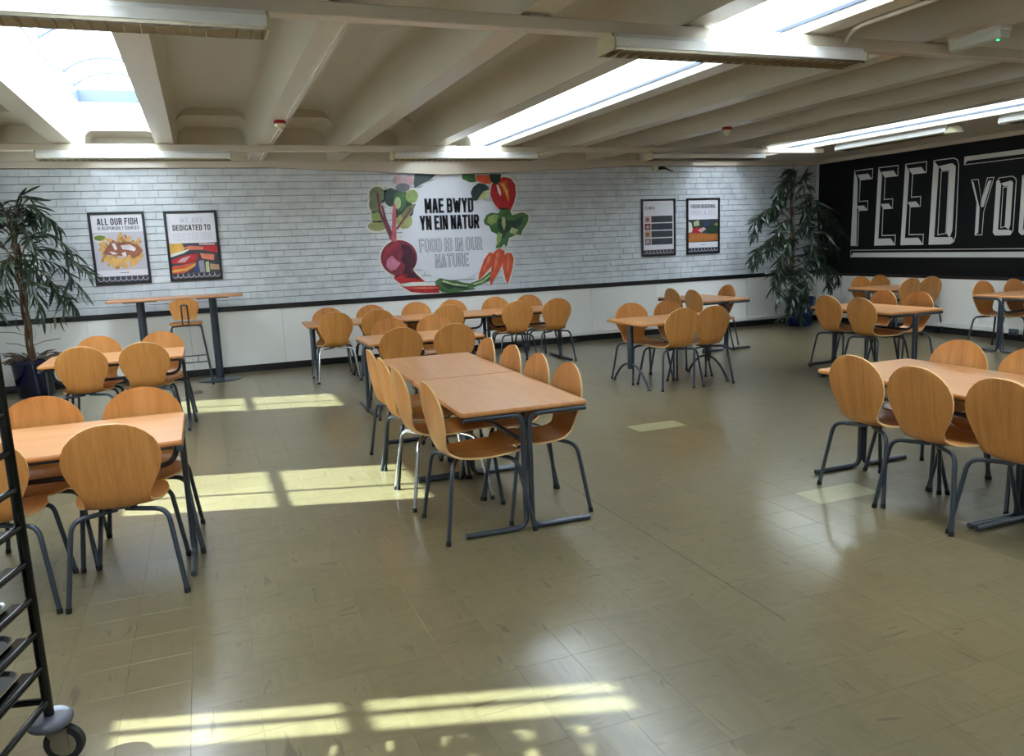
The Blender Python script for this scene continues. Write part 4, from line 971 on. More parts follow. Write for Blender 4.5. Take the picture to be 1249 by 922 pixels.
def strokes(mb, pts, t, f, d, mi=0):
    """flat mitred ribbon along a 2-D polyline"""
    n = len(pts); closed = n > 2 and abs(pts[0][0]-pts[-1][0]) < 1e-6 and abs(pts[0][1]-pts[-1][1]) < 1e-6
    P = [Vector((p[0], p[1])) for p in (pts[:-1] if closed else pts)]; n = len(P); vs = []
    for i, p in enumerate(P):
        a = P[i-1] if (i > 0 or closed) else None; b = P[(i+1) % n] if (i < n-1 or closed) else None
        d1 = (p-a).normalized() if a is not None else None; d2 = (b-p).normalized() if b is not None else None
        if d1 is None: nn = Vector((-d2.y, d2.x)); k = 1; ext = -d2*t*0.5
        elif d2 is None: nn = Vector((-d1.y, d1.x)); k = 1; ext = d1*t*0.5
        else:
            n1 = Vector((-d1.y, d1.x)); n2 = Vector((-d2.y, d2.x)); nn = n1+n2
            if nn.length < 1e-4: nn = n1
            nn.normalize(); k = min(1.5, 1/max(0.2, nn.dot(n1))); ext = Vector((0, 0))
        for s in (1, -1):
            v = p + nn*s*t*0.5*k + ext; vs.append(f(v.x, v.y, d))
    m_ = n if closed else n-1
    mb.add(vs, [(2*i, 2*i+1, 2*((i+1) % n)+1, 2*((i+1) % n)) for i in range(m_)], mi)
def lettering(parent, text, u0, u1, v0, v1, t, f, d, mt, name='lettering', outline=None):
    h = v1-v0; cond = 0.36*h; gap = 0.11*h+1.15*t; tot = 0
    for ch in text: tot += (0.26*h if ch == ' ' else GL[ch][0]*cond + gap)
    tot -= gap; k = (u1-u0-t)/max(tot, 1e-6)
    mb = MB(); x = u0+t*0.5
    for ch in text:
        if ch == ' ': x += 0.26*h*k; continue
        w, ps = GL[ch]
        for pl in ps: strokes(mb, [(x+p[0]*w*cond*k, v0+t/2+p[1]*(h-t)) for p in pl], t, f, d)
        x += (w*cond+gap)*k
    o = mb.build(name, mt, parent, fix=False)
    if outline:
        mb2 = MB(); x = u0+t*0.5
        for ch in text:
            if ch == ' ': x += 0.26*h*k; continue
            w, ps = GL[ch]
            for pl in ps: strokes(mb2, [(x+p[0]*w*cond*k, v0+t/2+p[1]*(h-t)) for p in pl], t-outline[0]*2, f, d-0.0006)
            x += (w*cond+gap)*k
        mb2.build(name, outline[1], parent, fix=False)
    return o

PC = {k: mat('print_'+k, v, 0.45, noise=(9, 0.22) if k not in ('panel','cream','ink','paper','thinink','ghost') else None) for k, v in dict(
    panel=(214,217,226), cream=(222,222,212), beet=(128,38,60), beetdark=(70,22,44), beetlight=(196,120,144), beetred=(156,44,58), olive=(112,118,84),
    darkteal=(44,66,66), lime=(140,160,92), yellowgreen=(152,156,100), green=(66,108,62), darkgreen=(36,62,46), palegreen=(176,190,140), stem=(112,44,62),
    stemlight=(190,92,104), red=(176,34,40), salmon=(214,120,96), orange=(206,84,52), yellow=(220,170,80), pink=(196,160,166), grey=(112,112,118),
    ink=(24,24,30), paper=(226,224,232), thinink=(44,44,54), ghost=(196,192,204), chip=(214,168,96), chipdark=(178,128,66), fish=(150,88,66), fishwhite=(228,220,222),
    sauce=(108,128,52), wood=(176,108,52), mauve=(150,140,160), slate=(56,58,68), tan=(186,150,120), blue=(50,74,120)).items()}
YM = 11.5
fb = lambda a, b, d: Vector((a, d, b))
# --- vegetable mural
mu = thing('wall_graphic', 'large round white graphic with painted vegetables on the brick wall', 'mural', (3.55, YM, 1.8))
def flat(parent, name, poly, lvl, mt, off=(0,0,0), y=YM, f=fb):
    q = MB(); n = len(poly); d = y-0.0008*lvl
    q.add([f(a, b, d)-Vector(off) for a, b in poly], [tuple(range(n))], 0)
    me = q.mesh(name, mt); bm = bmesh.new(); bm.from_mesh(me)
    if n > 4: bmesh.ops.triangulate(bm, faces=bm.faces)
    bmesh.ops.recalc_face_normals(bm, faces=bm.faces)
    for fc in bm.faces:
        if f is fb and fc.normal.y > 0: fc.normal_flip()
    bm.to_mesh(me); bm.free()
    return link(name, me, parent)
OFF = (3.55, YM, 1.8)
def inset_out(poly, g):
    cx = sum(p[0] for p in poly)/len(poly); cy = sum(p[1] for p in poly)/len(poly); o = []
    n = len(poly)
    for i in range(n):
        a = Vector(poly[i-1]); b = Vector(poly[i]); c = Vector(poly[(i+1) % n])
        t = (c-a).normalized(); nn = Vector((t.y, -t.x))
        if nn.dot(b-Vector((cx, cy))) < 0: nn = -nn
        o.append(tuple(b+nn*g))
    return o
MURAL_HALO = {'beetroot','beet_leaf','carrot','carrot_leaf','chilli','red_pepper'}
for ii, (nm, c, lvl, poly) in enumerate(MURAL):
    if nm == 'backing_panel': continue
    lvl += ii*0.014
    if nm in MURAL_HALO and lvl < 6: flat(mu, 'cut_border', inset_out(poly, 0.03), 1.5 if nm != 'carrot' else 1.8, PC['cream'], OFF)
    flat(mu, nm, poly, lvl, PC[c], OFF)
mf = lambda a, b, d: Vector((a, d, b))-Vector(OFF)
lettering(mu, 'MAE BWYD', 3.155, 3.915, 2.112, 2.325, 0.036, mf, YM-0.009, PC['ink'])
lettering(mu, 'YN EIN NATUR', 3.07, 3.995, 1.868, 2.078, 0.036, mf, YM-0.009, PC['ink'])
lettering(mu, 'FOOD IS IN OUR', 3.04, 4.025, 1.547, 1.742, 0.027, mf, YM-0.009, PC['thinink'], outline=(0.0065, PC['panel']))
lettering(mu, 'NATURE', 3.27, 3.80, 1.31, 1.508, 0.027, mf, YM-0.009, PC['thinink'], outline=(0.0065, PC['panel']))

# --- framed posters
def poster(x0, z0, W, H, label):
    t = thing('framed_poster', label, 'poster', (x0, 11.503, z0), 0, 'black framed posters on the brick wall')
    f = lambda a, b, d: Vector((a, d, b)); e = 0.032
    for (a, b) in (((0,0),(e,H)), ((W-e,0),(W,H)), ((e,0),(W-e,e)), ((e,H-e),(W-e,H))):
        q = MB(); q.cbox((a[0], -0.024, a[1]), (b[0], 0.0, b[1]), 0.003); q.build('frame', M_black, t)
    q = MB(); q.add([f(e, e, -0.006), f(W-e, e, -0.006), f(W-e, H-e, -0.006), f(e, H-e, -0.006)], [(0,1,2,3)]); q.build('print', PC['paper'], t, fix=False)
    # dark scalloped foot band with a chain of pale arcs
    flat(t, 'foot_band', [(e, e), (W-e, e), (W-e, e+0.075), (e, e+0.075)], 1, PC['slate'], y=-0.006, f=f)
    q = MB(); n = 9; w = (W-2*e)/n
    for i in range(n):
        c = e+w*(i+0.5); strokes(q, [(c-w/2, e+0.05), (c-w*0.42, e+0.03), (c-w*0.2, e+0.016), (c+w*0.2, e+0.016), (c+w*0.42, e+0.03), (c+w/2, e+0.05)], 0.008, f, -0.006-0.0018)
        strokes(q, [(c-w/2, e+0.05), (c-w/2, e+0.072)], 0.006, f, -0.006-0.0018)
    q.build('chain_pattern', PC['ghost'], t, fix=False)
    return t, f, e
def fl_(t, nm, poly, lvl, c, f): return flat(t, nm, poly, lvl, PC[c], y=-0.006, f=f)
def quad(cx, cy, L, w, deg):
    c, s = math.cos(math.radians(deg)), math.sin(math.radians(deg))
    return [(cx+c*a*L/2-s*b*w/2, cy+s*a*L/2+c*b*w/2) for a, b in ((-1,-.7),(-.9,-1),(.9,-1),(1,-.6),(1,.6),(.9,1),(-.9,1),(-1,.7))]
def blob(cx, cy, rx, ry, n=14, j=0.0, rnd=random.Random(5)):
    return [(cx+rx*math.cos(2*PI*i/n)*(1+rnd.uniform(-j, j)), cy+ry*math.sin(2*PI*i/n)*(1+rnd.uniform(-j, j))) for i in range(n)]
# 1: fish and chips
t, f, e = poster(-1.282, 1.302, 0.662, 0.928, 'leftmost poster reading ALL OUR FISH over a plate of fish and chips')
lettering(t, 'ALL OUR FISH', 0.10, 0.575, 0.762, 0.848, 0.0135, f, -0.008, PC['ink'])
lettering(t, 'IS RESPONSIBLY SOURCED', 0.10, 0.585, 0.700, 0.744, 0.0058, f, -0.008, PC['slate'])
fl_(t, 'photo', [(e, 0.185), (0.63, 0.185), (0.63, 0.672), (e, 0.672)], 1, 'ghost', f)
rp = random.Random(11)
fl_(t, 'sauce_bowl', blob(0.115, 0.595, 0.085, 0.055), 2, 'fishwhite', f); fl_(t, 'sauce', blob(0.115, 0.602, 0.072, 0.036), 3, 'sauce', f)
for k in range(60):
    a = rp.uniform(0, 2*PI); r = rp.uniform(0.4, 1); cx = 0.345+0.25*r*math.cos(a); cy = 0.42+0.21*r*math.sin(a)
    cx = min(max(cx, 0.11), 0.55); cy = min(max(cy, 0.25), 0.61)
    fl_(t, 'chip', quad(cx, cy, rp.uniform(0.10, 0.15), 0.034, rp.uniform(20, 160)), 3+0.08*k, 'chip' if k % 3 else 'chipdark', f)
fl_(t, 'fish', [(0.12,0.40),(0.16,0.46),(0.21,0.52),(0.26,0.575),(0.31,0.53),(0.38,0.55),(0.46,0.54),(0.54,0.50),(0.60,0.43),(0.55,0.36),(0.47,0.33),(0.38,0.36),(0.30,0.37),(0.2,0.385)], 8, 'fish', f)
for p in ([(0.24,0.53),(0.28,0.53),(0.30,0.46),(0.27,0.44)], [(0.34,0.50),(0.45,0.51),(0.52,0.46),(0.50,0.42),(0.42,0.44),(0.36,0.45)], [(0.34,0.40),(0.39,0.42),(0.40,0.36),(0.36,0.355)], [(0.2,0.43),(0.25,0.42),(0.30,0.395),(0.24,0.385)]): fl_(t, 'fish_flake', p, 9, 'fishwhite', f)
for k, (cx, cy, dg) in enumerate(((0.2,0.30,150),(0.36,0.27,120),(0.44,0.30,100),(0.52,0.30,50),(0.29,0.26,20),(0.26,0.33,145))): fl_(t, 'chip', quad(cx, cy, 0.15, 0.04, dg), 9.3+0.1*k, 'chip', f)
fl_(t, 'small_mark', [(0.30,0.145),(0.375,0.145),(0.375,0.155),(0.30,0.155)], 2, 'mauve', f); fl_(t, 'small_mark', blob(0.392, 0.152, 0.012, 0.010, 5), 2, 'red', f)
# 2: recycling
t, f, e = poster(-0.392, 1.302, 0.658, 0.922, 'second poster from left reading DEDICATED TO over an orange photo')
lettering(t, 'WE ARE', 0.19, 0.48, 0.765, 0.835, 0.010, f, -0.008, PC['ghost'])
lettering(t, 'DEDICATED TO', 0.095, 0.565, 0.665, 0.74, 0.0125, f, -0.008, PC['ink'])
lettering(t, 'RECYCLING', 0.09, 0.57, 0.53, 0.635, 0.017, f, -0.008, PC['ghost'], outline=(0.004, PC['paper']))
fl_(t, 'photo', [(e, 0.107), (0.626, 0.107), (0.626, 0.50), (e, 0.50)], 1, 'slate', f)
pk = 0
for nm, p, c in (('packaging', [(e,0.50),(0.19,0.50),(0.22,0.42),(0.12,0.36),(e,0.33)], 'yellow'), ('packaging', [(e,0.36),(e,0.32),(0.20,0.37),(0.27,0.41),(0.26,0.42)], 'cream'),
                 ('packaging', [(0.20,0.44),(0.28,0.465),(0.45,0.45),(0.45,0.405),(0.28,0.41)], 'salmon'), ('packaging', [(0.45,0.455),(0.626,0.46),(0.626,0.36),(0.45,0.40)], 'red'),
                 ('packaging', [(e,0.28),(0.20,0.34),(0.38,0.36),(0.36,0.27),(0.20,0.23),(e,0.24)], 'red'), ('packaging', [(0.40,0.36),(0.58,0.34),(0.57,0.26),(0.42,0.29)], 'salmon'),
                 ('packaging', [(0.10,0.25),(0.18,0.31),(0.28,0.33),(0.20,0.25)], 'pink'), ('packaging', [(e,0.20),(0.20,0.22),(0.34,0.25),(0.30,0.17),(0.18,0.107),(e,0.107)], 'orange'),
                 ('packaging', [(e,0.15),(0.2,0.17),(0.34,0.23),(0.33,0.20),(0.22,0.14),(e,0.12)], 'yellow'), ('packaging', [(0.37,0.26),(0.44,0.27),(0.44,0.107),(0.38,0.107)], 'mauve'),
                 ('packaging', [(0.33,0.22),(0.37,0.24),(0.37,0.107),(0.30,0.107)], 'blue'), ('packaging', [(0.46,0.24),(0.50,0.25),(0.50,0.107),(0.45,0.107)], 'palegreen'),
                 ('packaging', [(0.51,0.22),(0.626,0.20),(0.626,0.13),(0.51,0.14)], 'tan'), ('packaging', [(0.40,0.50),(0.60,0.49),(0.60,0.465),(0.40,0.47)], 'pink')):
    pk += 1; fl_(t, nm, p, 2+0.2*pk, c, f)
# 3: plants
t, f, e = poster(6.815, 1.315, 0.655, 0.935, 'poster reading PLANTS with four dark text bars on brick wall')
lettering(t, 'PLANTS', 0.075, 0.255, 0.765, 0.812, 0.007, f, -0.008, PC['ink'])
for k in range(4):
    z = 0.605-0.122*k
    fl_(t, 'text_bar', [(0.19, z-0.05), (0.60, z-0.05), (0.60, z+0.055), (0.19, z+0.055)], 1, 'slate', f)
    fl_(t, 'food_photo', [(0.065, z-0.05), (0.178, z-0.05), (0.178, z+0.055), (0.065, z+0.055)], 1, ('pink', 'beet', 'tan', 'grey')[k], f)
    fl_(t, 'food_photo_detail', blob(0.12, z, 0.035, 0.03, 9), 2, ('fish', 'pink', 'fish', 'pink')[k], f)
fl_(t, 'text_line', [(0.2,0.715),(0.55,0.715),(0.55,0.719),(0.2,0.719)], 1, 'ghost', f)
fl_(t, 'text_line', [(0.24,0.86),(0.40,0.86),(0.40,0.866),(0.24,0.866)], 1, 'ghost', f)
# 4: fruit and veg
t, f, e = poster(7.69, 1.315, 0.665, 0.935, 'rightmost poster reading FRESH SEASONAL over a crate of vegetables')
lettering(t, 'FRESH SEASONAL', 0.085, 0.59, 0.765, 0.83, 0.0095, f, -0.008, PC['ink'])
lettering(t, 'FRUIT & VEG', 0.09, 0.58, 0.655, 0.735, 0.009, f, -0.008, PC['ghost'])
fl_(t, 'photo', [(e, 0.20), (0.633, 0.20), (0.633, 0.58), (e, 0.58)], 1, 'slate', f)
for p, c, l in (([(e,0.20),(0.633,0.22),(0.633,0.33),(e,0.36)], 'wood', 2), ([(e,0.25),(0.633,0.26),(0.633,0.27),(e,0.26)], 'chipdark', 3), ([(e,0.36),(e,0.56),(0.10,0.52),(0.13,0.38)], 'cream', 3),
                ([(0.10,0.38),(0.13,0.43),(0.2,0.45),(0.28,0.44),(0.34,0.40),(0.30,0.35),(0.12,0.36)], 'red', 4), ([(0.40,0.36),(0.42,0.44),(0.50,0.49),(0.62,0.46),(0.63,0.34),(0.5,0.33)], 'darkgreen', 4),
                ([(0.22,0.40),(0.30,0.36),(0.39,0.42),(0.34,0.45)], 'pink', 5), ([(0.54,0.49),(0.62,0.52),(0.63,0.46)], 'lime', 5), ([(0.34,0.52),(0.44,0.56),(0.44,0.48),(0.36,0.46)], 'blue', 3), ([(0.14,0.54),(0.24,0.57),(0.26,0.48),(0.15,0.47)], 'palegreen', 3)):
    fl_(t, 'vegetable', p, l, c, f)
fl_(t, 'small_mark', [(0.27,0.152),(0.38,0.152),(0.38,0.162),(0.27,0.162)], 2, 'mauve', f)

# --- silver block lettering on the black wall: u runs towards the camera from the corner side
wg = thing('wall_lettering', 'silver block letters FEED YOU painted on the black right wall', 'lettering', (XR, 9.0, 1.9))
XF = XR-0.0015
def fr(a, b, d): return Vector((XF-d, 10.70-a, 1.35+b))-Vector((XR, 9.0, 1.9))
def fillp(parts, u, v, sx, sy, mb, d=0.0):
    for poly in parts:
        n = len(poly); mb.add([fr(u+a*sx, v+b*sy, d) for a, b in poly], [tuple(range(n))])
def ring(poly, u, v, sx, sy, mb, t=0.016, d=0.0):
    strokes(mb, [(u+a*sx, v+b*sy) for a, b in poly+[poly[0]]], t, fr, d)
OUT = {
 'F': [(0,0),(0,0.12),(.03,1.25),(.42,1.25),(.42,1.09),(.16,1.09),(.155,.735),(.34,.735),(.34,.585),(.15,.585),(.15,0)],
 'E': [(0,0),(.03,1.25),(.42,1.25),(.42,1.09),(.17,1.09),(.165,.735),(.34,.735),(.34,.585),(.15,.585),(.15,.155),(.42,.155),(.42,0)],
 'D': [(0,0),(.02,1.25),(.36,1.25),(.42,1.22),(.45,1.15),(.46,.12),(.43,.03),(.37,0)],
 'O': [(.05,0),(.0,.06),(.01,1.16),(.06,1.24),(.36,1.25),(.44,1.2),(.46,1.14),(.46,.1),(.40,.0)],
 'Y': [(0,1.24),(.17,.72),(.17,0),(.34,0),(.35,.50),(.55,1.25),(.39,1.25),(.28,.76),(.17,1.24)],
 'U': [(0,1.24),(0,.06),(.06,0),(.40,0),(.46,.08),(.46,1.24),(.30,1.24),(.30,.16),(.17,.16),(.17,1.24)],
}
FILL = {
 'F': [[(0,0),(.105,0),(.12,.03),(.105,1.1),(.03,1.25)], [(.09,1.18),(.33,1.18),(.405,1.09),(.155,1.09)], [(.10,.665),(.26,.665),(.33,.59),(.15,.59)]],
 'E': [[(0,0),(.075,.1),(.105,1.13),(.03,1.25)], [(.09,1.18),(.33,1.18),(.405,1.09),(.155,1.09)], [(.10,.665),(.26,.665),(.33,.59),(.15,.59)], [(0,0),(.42,0),(.33,.105),(.075,.105)]],
 'D': [[(0,0),(.09,.105),(.11,1.15),(.02,1.25)], [(.11,1.16),(.34,1.18),(.40,1.13),(.30,1.09),(.17,1.09)], [(.30,1.09),(.40,1.13),(.40,.2),(.36,.09),(.30,.16)], [(0,0),(.37,0),(.43,.05),(.40,.10),(.09,.105)]],
 'O': [[(.05,0),(.0,.06),(.01,1.16),(.06,1.20),(.12,1.10),(.11,.12)], [(.12,1.12),(.34,1.16),(.39,1.12),(.28,1.05),(.18,1.05)], [(.28,1.05),(.39,1.12),(.39,.2),(.36,.12),(.27,.17)], [(.05,0),(.40,0),(.44,.06),(.38,.11),(.10,.115)]],
 'Y': [[(0,1.24),(.06,1.18),(.245,.6),(.245,.05),(.17,0),(.17,.72)], [(.42,1.19),(.50,1.19),(.34,.62),(.27,.62),(.27,.75)]],
 'U': [[(0,1.24),(.09,1.16),(.09,.12),(.0,.06)], [(.05,0),(.40,0),(.44,.06),(.36,.10),(.09,.11),(0,.06)], [(.33,1.2),(.40,1.2),(.40,.12),(.33,.15)]],
}
HOLE = {'D': [(.15,.14),(.16,1.08),(.29,1.08),(.29,.16)], 'O': [(.17,.16),(.17,1.03),(.27,1.03),(.27,.18)]}
lx = 0.0
for ch, u, v, sx, sy in (('F', 0.0, 0, 1, 1), ('E', 0.515, 0, 1, 1), ('E', 1.05, 0, 1, 1), ('D', 1.58, 0, 1, 1), ('Y', 2.25, .122, .64, .634), ('O', 2.64, .112, .64, .635), ('U', 3.02, .112, .64, .635)):
    q = MB(); ring(OUT[ch], u, v, sx, sy, q, 0.014 if sy == 1 else 0.011)
    if ch in HOLE: ring(HOLE[ch], u, v, sx, sy, q, 0.012 if sy == 1 else 0.010)
    for po in FILL[ch]: fillp([po], u, v, sx, sy, q, 0.0004)
    me = q.mesh('letter', M_mural_grey); bm = bmesh.new(); bm.from_mesh(me); bmesh.ops.triangulate(bm, faces=[f_ for f_ in bm.faces if len(f_.verts) > 4]); bm.to_mesh(me); bm.free()
    link('letter', me, wg)
q = MB(); ring([(0, -0.08), (8.6, -0.08), (8.6, -0.195), (0, -0.195)], 0, 0, 1, 1, q, 0.010)
fillp([[(0.05, -0.122), (8.6, -0.122), (8.6, -0.195), (0.0, -0.195)]], 0, 0, 1, 1, q, 0.0004); q.build('rule', M_mural_grey, wg, fix=False)
q = MB(); ring([(2.12, 1.245), (8.6, 1.245), (8.6, 1.135), (2.12, 1.135)], 0, 0, 1, 1, q, 0.010)
fillp([[(2.12, 1.245), (8.6, 1.245), (8.6, 1.185), (2.17, 1.185), (2.12, 1.14)]], 0, 0, 1, 1, q, 0.0004); q.build('rule', M_mural_grey, wg, fix=False)

# ================================================================== PLANTS
def leaf_mesh(L, w, droop, name, mt):
    mb = MB(); n = 6; vs = []
    for i in range(n+1):
        t = i/n; hw = w*0.5*math.sin(PI*min(1, (t*0.93+0.07)))**0.7 if t < 1 else 0.0004
        x = L*t; z = -droop*L*t*t; fold = 0.18*hw
        vs += [(x*(1-0.25*droop*t), -hw, z+fold), (x*(1-0.25*droop*t), 0, z), (x*(1-0.25*droop*t), hw, z+fold)]
    fs = []
    for i in range(n):
        o = i*3; fs += [(o, o+3, o+4, o+1), (o+1, o+4, o+5, o+2)]
    mb.add(vs, fs, 0, True); return mb.mesh(name, mt)
def plant(root, base, branches, rnd, leaf_meshes, maxobj, per, stemr, dens=1.0, crown_r=0.10):
    leaves = []
    for br in branches:
        pts = [Vector(p)-Vector(base) for p in br]
        # smooth
        pp = [pts[0]]
        for i in range(1, len(pts)-1): pp += bend(pts[i-1], pts[i], pts[i+1], 0.45*min((pts[i]-pts[i-1]).length, (pts[i+1]-pts[i]).length), 3)
        pp.append(pts[-1])
        q = MB(); q.tube(pp, stemr, 6, rr=[stemr*(1-0.7*i/(len(pp)-1)) for i in range(len(pp))]); q.build('branch', M_bark, root)
        Ls = [(pp[i+1]-pp[i]).length for i in range(len(pp)-1)]; tot = sum(Ls)
        n = int(per*tot*dens)
        for k in range(n):
            s = (0.22+0.78*(k+rnd.random())/n)*tot; i = 0
            while i < len(Ls)-1 and s > Ls[i]: s -= Ls[i]; i += 1
            p = pp[i].lerp(pp[i+1], min(1, s/max(Ls[i], 1e-6))); t = (pp[i+1]-pp[i]).normalized()
            d = (t*rnd.uniform(0.25, 1.0) + Vector((rnd.gauss(0, 0.5), rnd.gauss(0, 0.5), rnd.uniform(-0.75, 0.15)))).normalized()
            leaves.append((p, d))
    rnd.shuffle(leaves)
    return leaves
def place_leaves(root, leaves, meshes, rnd, maxobj, dry=0.0):
    rest = {}
    for k, (p, d) in enumerate(leaves):
        x = d; up = Vector((0, 0, 1)); y = up.cross(x)
        if y.length < 0.05: y = Vector((0, 1, 0))
        y.normalize(); z = x.cross(y)
        M3 = Matrix((x, y, z)).transposed().to_4x4() @ Matrix.Rotation(rnd.gauss(0, 0.7), 4, 'X'); s = rnd.uniform(0.75, 1.15)
        M3 = Matrix.Translation(p) @ M3 @ Matrix.Scale(s, 4)
        me = meshes[rnd.randrange(len(meshes))]
        if k < maxobj:
            o = link('leaf', me, root); o.matrix_local = M3
        else:
            mb = rest.setdefault('x', MB()); mb.add([M3 @ v.co for v in me.vertices], [tuple(p_.vertices) for p_ in me.polygons], 0, True)
    for mb in rest.values(): mb.build('leaves', M_leaf, root, 'stuff', fix=False)
def pot(root, r, h, mt):
    q = MB(); q.lathe([(0.0, 0.0), (r*0.78, 0.0), (r*0.84, 0.02), (r*0.97, h*0.8), (r, h-0.05), (r*1.05, h-0.045), (r*1.05, h), (r*0.97, h), (r*0.95, h-0.05), (0.0, h-0.05)], seg=36); q.build('pot', mt, root)
# left plant
rl = random.Random(21); B1 = (-2.03, 11.03, 0.0)
t = thing('potted_fig', 'drooping long-leaved fig tree in dark blue pot left of the first poster', 'potted plant', B1)
pot(t, 0.235, 0.47, M_pot)
q = MB()
for k in range(60):
    a = rl.uniform(0, 2*PI); r = rl.uniform(0.05, 0.24); L = rl.uniform(0.1, 0.2)
    p = Vector((r*math.cos(a), r*math.sin(a), 0.45+rl.uniform(0, 0.05))); d = Vector((math.cos(a+rl.gauss(0,.8)), math.sin(a+rl.gauss(0,.8)), rl.uniform(-0.25, 0.5)))
    q.tube([p, p+d*L*0.5+Vector((0,0,0.02)), p+d*L], 0.006, 4)
q.build('dry_leaf_litter', M_soil, t, 'stuff', fix=False)
q = MB()
for s in range(3):
    q.tube([(0.03*math.cos(s*2.1+z*5), 0.03*math.sin(s*2.1+z*5), 0.42+z) for z in [i*0.08 for i in range(19)]], 0.018, 7)
q.build('trunk', M_bark, t)
def b1(*pts): return [(a, 11.03+b, c) for a, b, c in pts]
tr = (-2.03, 0, 1.6); tr2 = (-2.02, 0, 1.9)
BR = [b1((-2.03,0,1.75),(-2.0,.05,2.25),(-1.9,-.05,2.45),(-1.72,-.1,2.35)), b1((-2.03,0,1.75),(-1.95,-.1,2.3),(-1.75,-.15,2.3),(-1.62,-.15,2.1)), b1((-2.03,0,1.8),(-2.1,-.05,2.35),(-2.25,0,2.45),(-2.42,0,2.3)),
      b1((-2.03,0,1.8),(-2.02,-.2,2.2),(-2.1,-.3,2.3),(-2.2,-.35,2.1)), b1(tr,(-1.85,-.1,1.98),(-1.6,-.15,1.95),(-1.40,-.15,1.72)), b1(tr,(-1.8,-.1,1.85),(-1.5,-.1,1.72),(-1.27,-.15,1.48)),
      b1(tr,(-1.85,.0,1.68),(-1.6,.05,1.6),(-1.38,.0,1.25)), b1((-2.03,0,1.4),(-1.85,-.15,1.6),(-1.7,-.2,1.45),(-1.58,-.2,1.1)), b1((-2.03,0,1.45),(-1.95,-.25,1.6),(-1.85,-.35,1.4),(-1.8,-.35,1.05)),
      b1(tr,(-2.2,-.1,1.95),(-2.4,-.1,1.85),(-2.5,-.1,1.55)), b1(tr,(-2.15,-.2,1.7),(-2.25,-.3,1.5),(-2.3,-.3,1.1)), b1(tr,(-2.05,-.25,1.75),(-2.1,-.35,1.6),(-2.12,-.35,1.25)), b1(tr2,(-1.98,-.15,2.1),(-1.85,-.25,2.0),(-1.78,-.3,1.7)),
      b1(tr,(-1.95,-.15,1.75),(-1.88,-.25,1.6),(-1.9,-.3,1.3)), b1((-2.03,0,1.3),(-1.8,.05,1.4),(-1.6,.05,1.3),(-1.5,.05,1.05)), b1(tr2,(-2.2,-.1,2.15),(-2.35,-.15,2.0),(-2.4,-.2,1.75)), b1((-2.03,0,1.3),(-2.2,-.1,1.3),(-2.3,-.15,1.15),(-2.35,-.15,.95)),
      b1(tr2,(-1.9,-.05,2.15),(-1.7,-.1,2.2),(-1.5,-.1,2.0)), b1((-2.03,0,1.9),(-1.98,0,2.2),(-1.88,0,2.3),(-1.8,-.05,2.1))]
lm = [leaf_mesh(l, w, dr, 'leaf', M_leaf) for l, w, dr in ((0.24, 0.030, 0.35), (0.21, 0.026, 0.55), (0.27, 0.032, 0.25), (0.18, 0.024, 0.4))]
lv = plant(t, B1, BR, rl, lm, 300, 50, 0.010)
place_leaves(t, lv, lm, rl, 296)
ld = leaf_mesh(0.17, 0.03, 0.6, 'dry_leaf', M_leafdry)
for k, (a, b, c) in enumerate(((-1.78,-.1,.92),(-1.72,-.1,.98),(-1.64,-.1,.95),(-1.6,-.1,1.0),(-2.0,-.1,1.0),(-1.95,-.1,.85),(-1.85,0,1.02),(-2.12,-.05,.98))):
    o = link('dry_leaf', ld, t); o.matrix_local = Matrix.Translation(Vector((a-B1[0], b, c))) @ Matrix.Rotation(k*1.3, 4, 'Z') @ Matrix.Rotation(1.1, 4, 'Y')
q = MB()
for a, b, z in ((0.35, -0.1, 0.62), (-0.3, -0.1, 0.75), (0.12, -0.15, 0.85), (-0.12, -0.2, 0.95), (-0.25, 0, 0.6)):
    q.tube([(0, 0, z), (a*0.5, b*0.5, z+0.06), (a, b, z+0.08)], 0.004, 5)
q.build('twigs', M_bark, t)
# right corner plant
rr2 = random.Random(33); B2 = (9.68, 11.0, 0.0)
t = thing('corner_fig', 'tall dark fig tree in blue pot filling the corner of the two walls', 'potted plant', B2)
pot(t, 0.24, 0.50, M_pot2)
q = MB(); q.lathe([(0, 0.0), (0.2, 0.0), (0.19, 0.03), (0, 0.05)], (0, 0, 0.455), 20); q.build('soil', M_soil, t)
q = MB(); q.tube([(-0.14, -0.05, 0.45), (-0.20, -0.05, 1.6), (-0.24, -0.05, 2.76)], 0.012, 8); q.build('support_cane', M_cane, t)
q = MB()
for s in range(3): q.tube([(-0.17-0.02*z+0.025*math.cos(s*2.1+z*4), 0.025*math.sin(s*2.1+z*4), 0.44+z) for z in [i*0.1 for i in range(21)]], 0.014, 6)
q.build('trunk', M_bark, t)
def b2(a, z0, pts): 
    o = [(9.49-0.02*z0, 10.98, z0)]
    return o + [(x, 10.98+y, z) for x, y, z in pts]
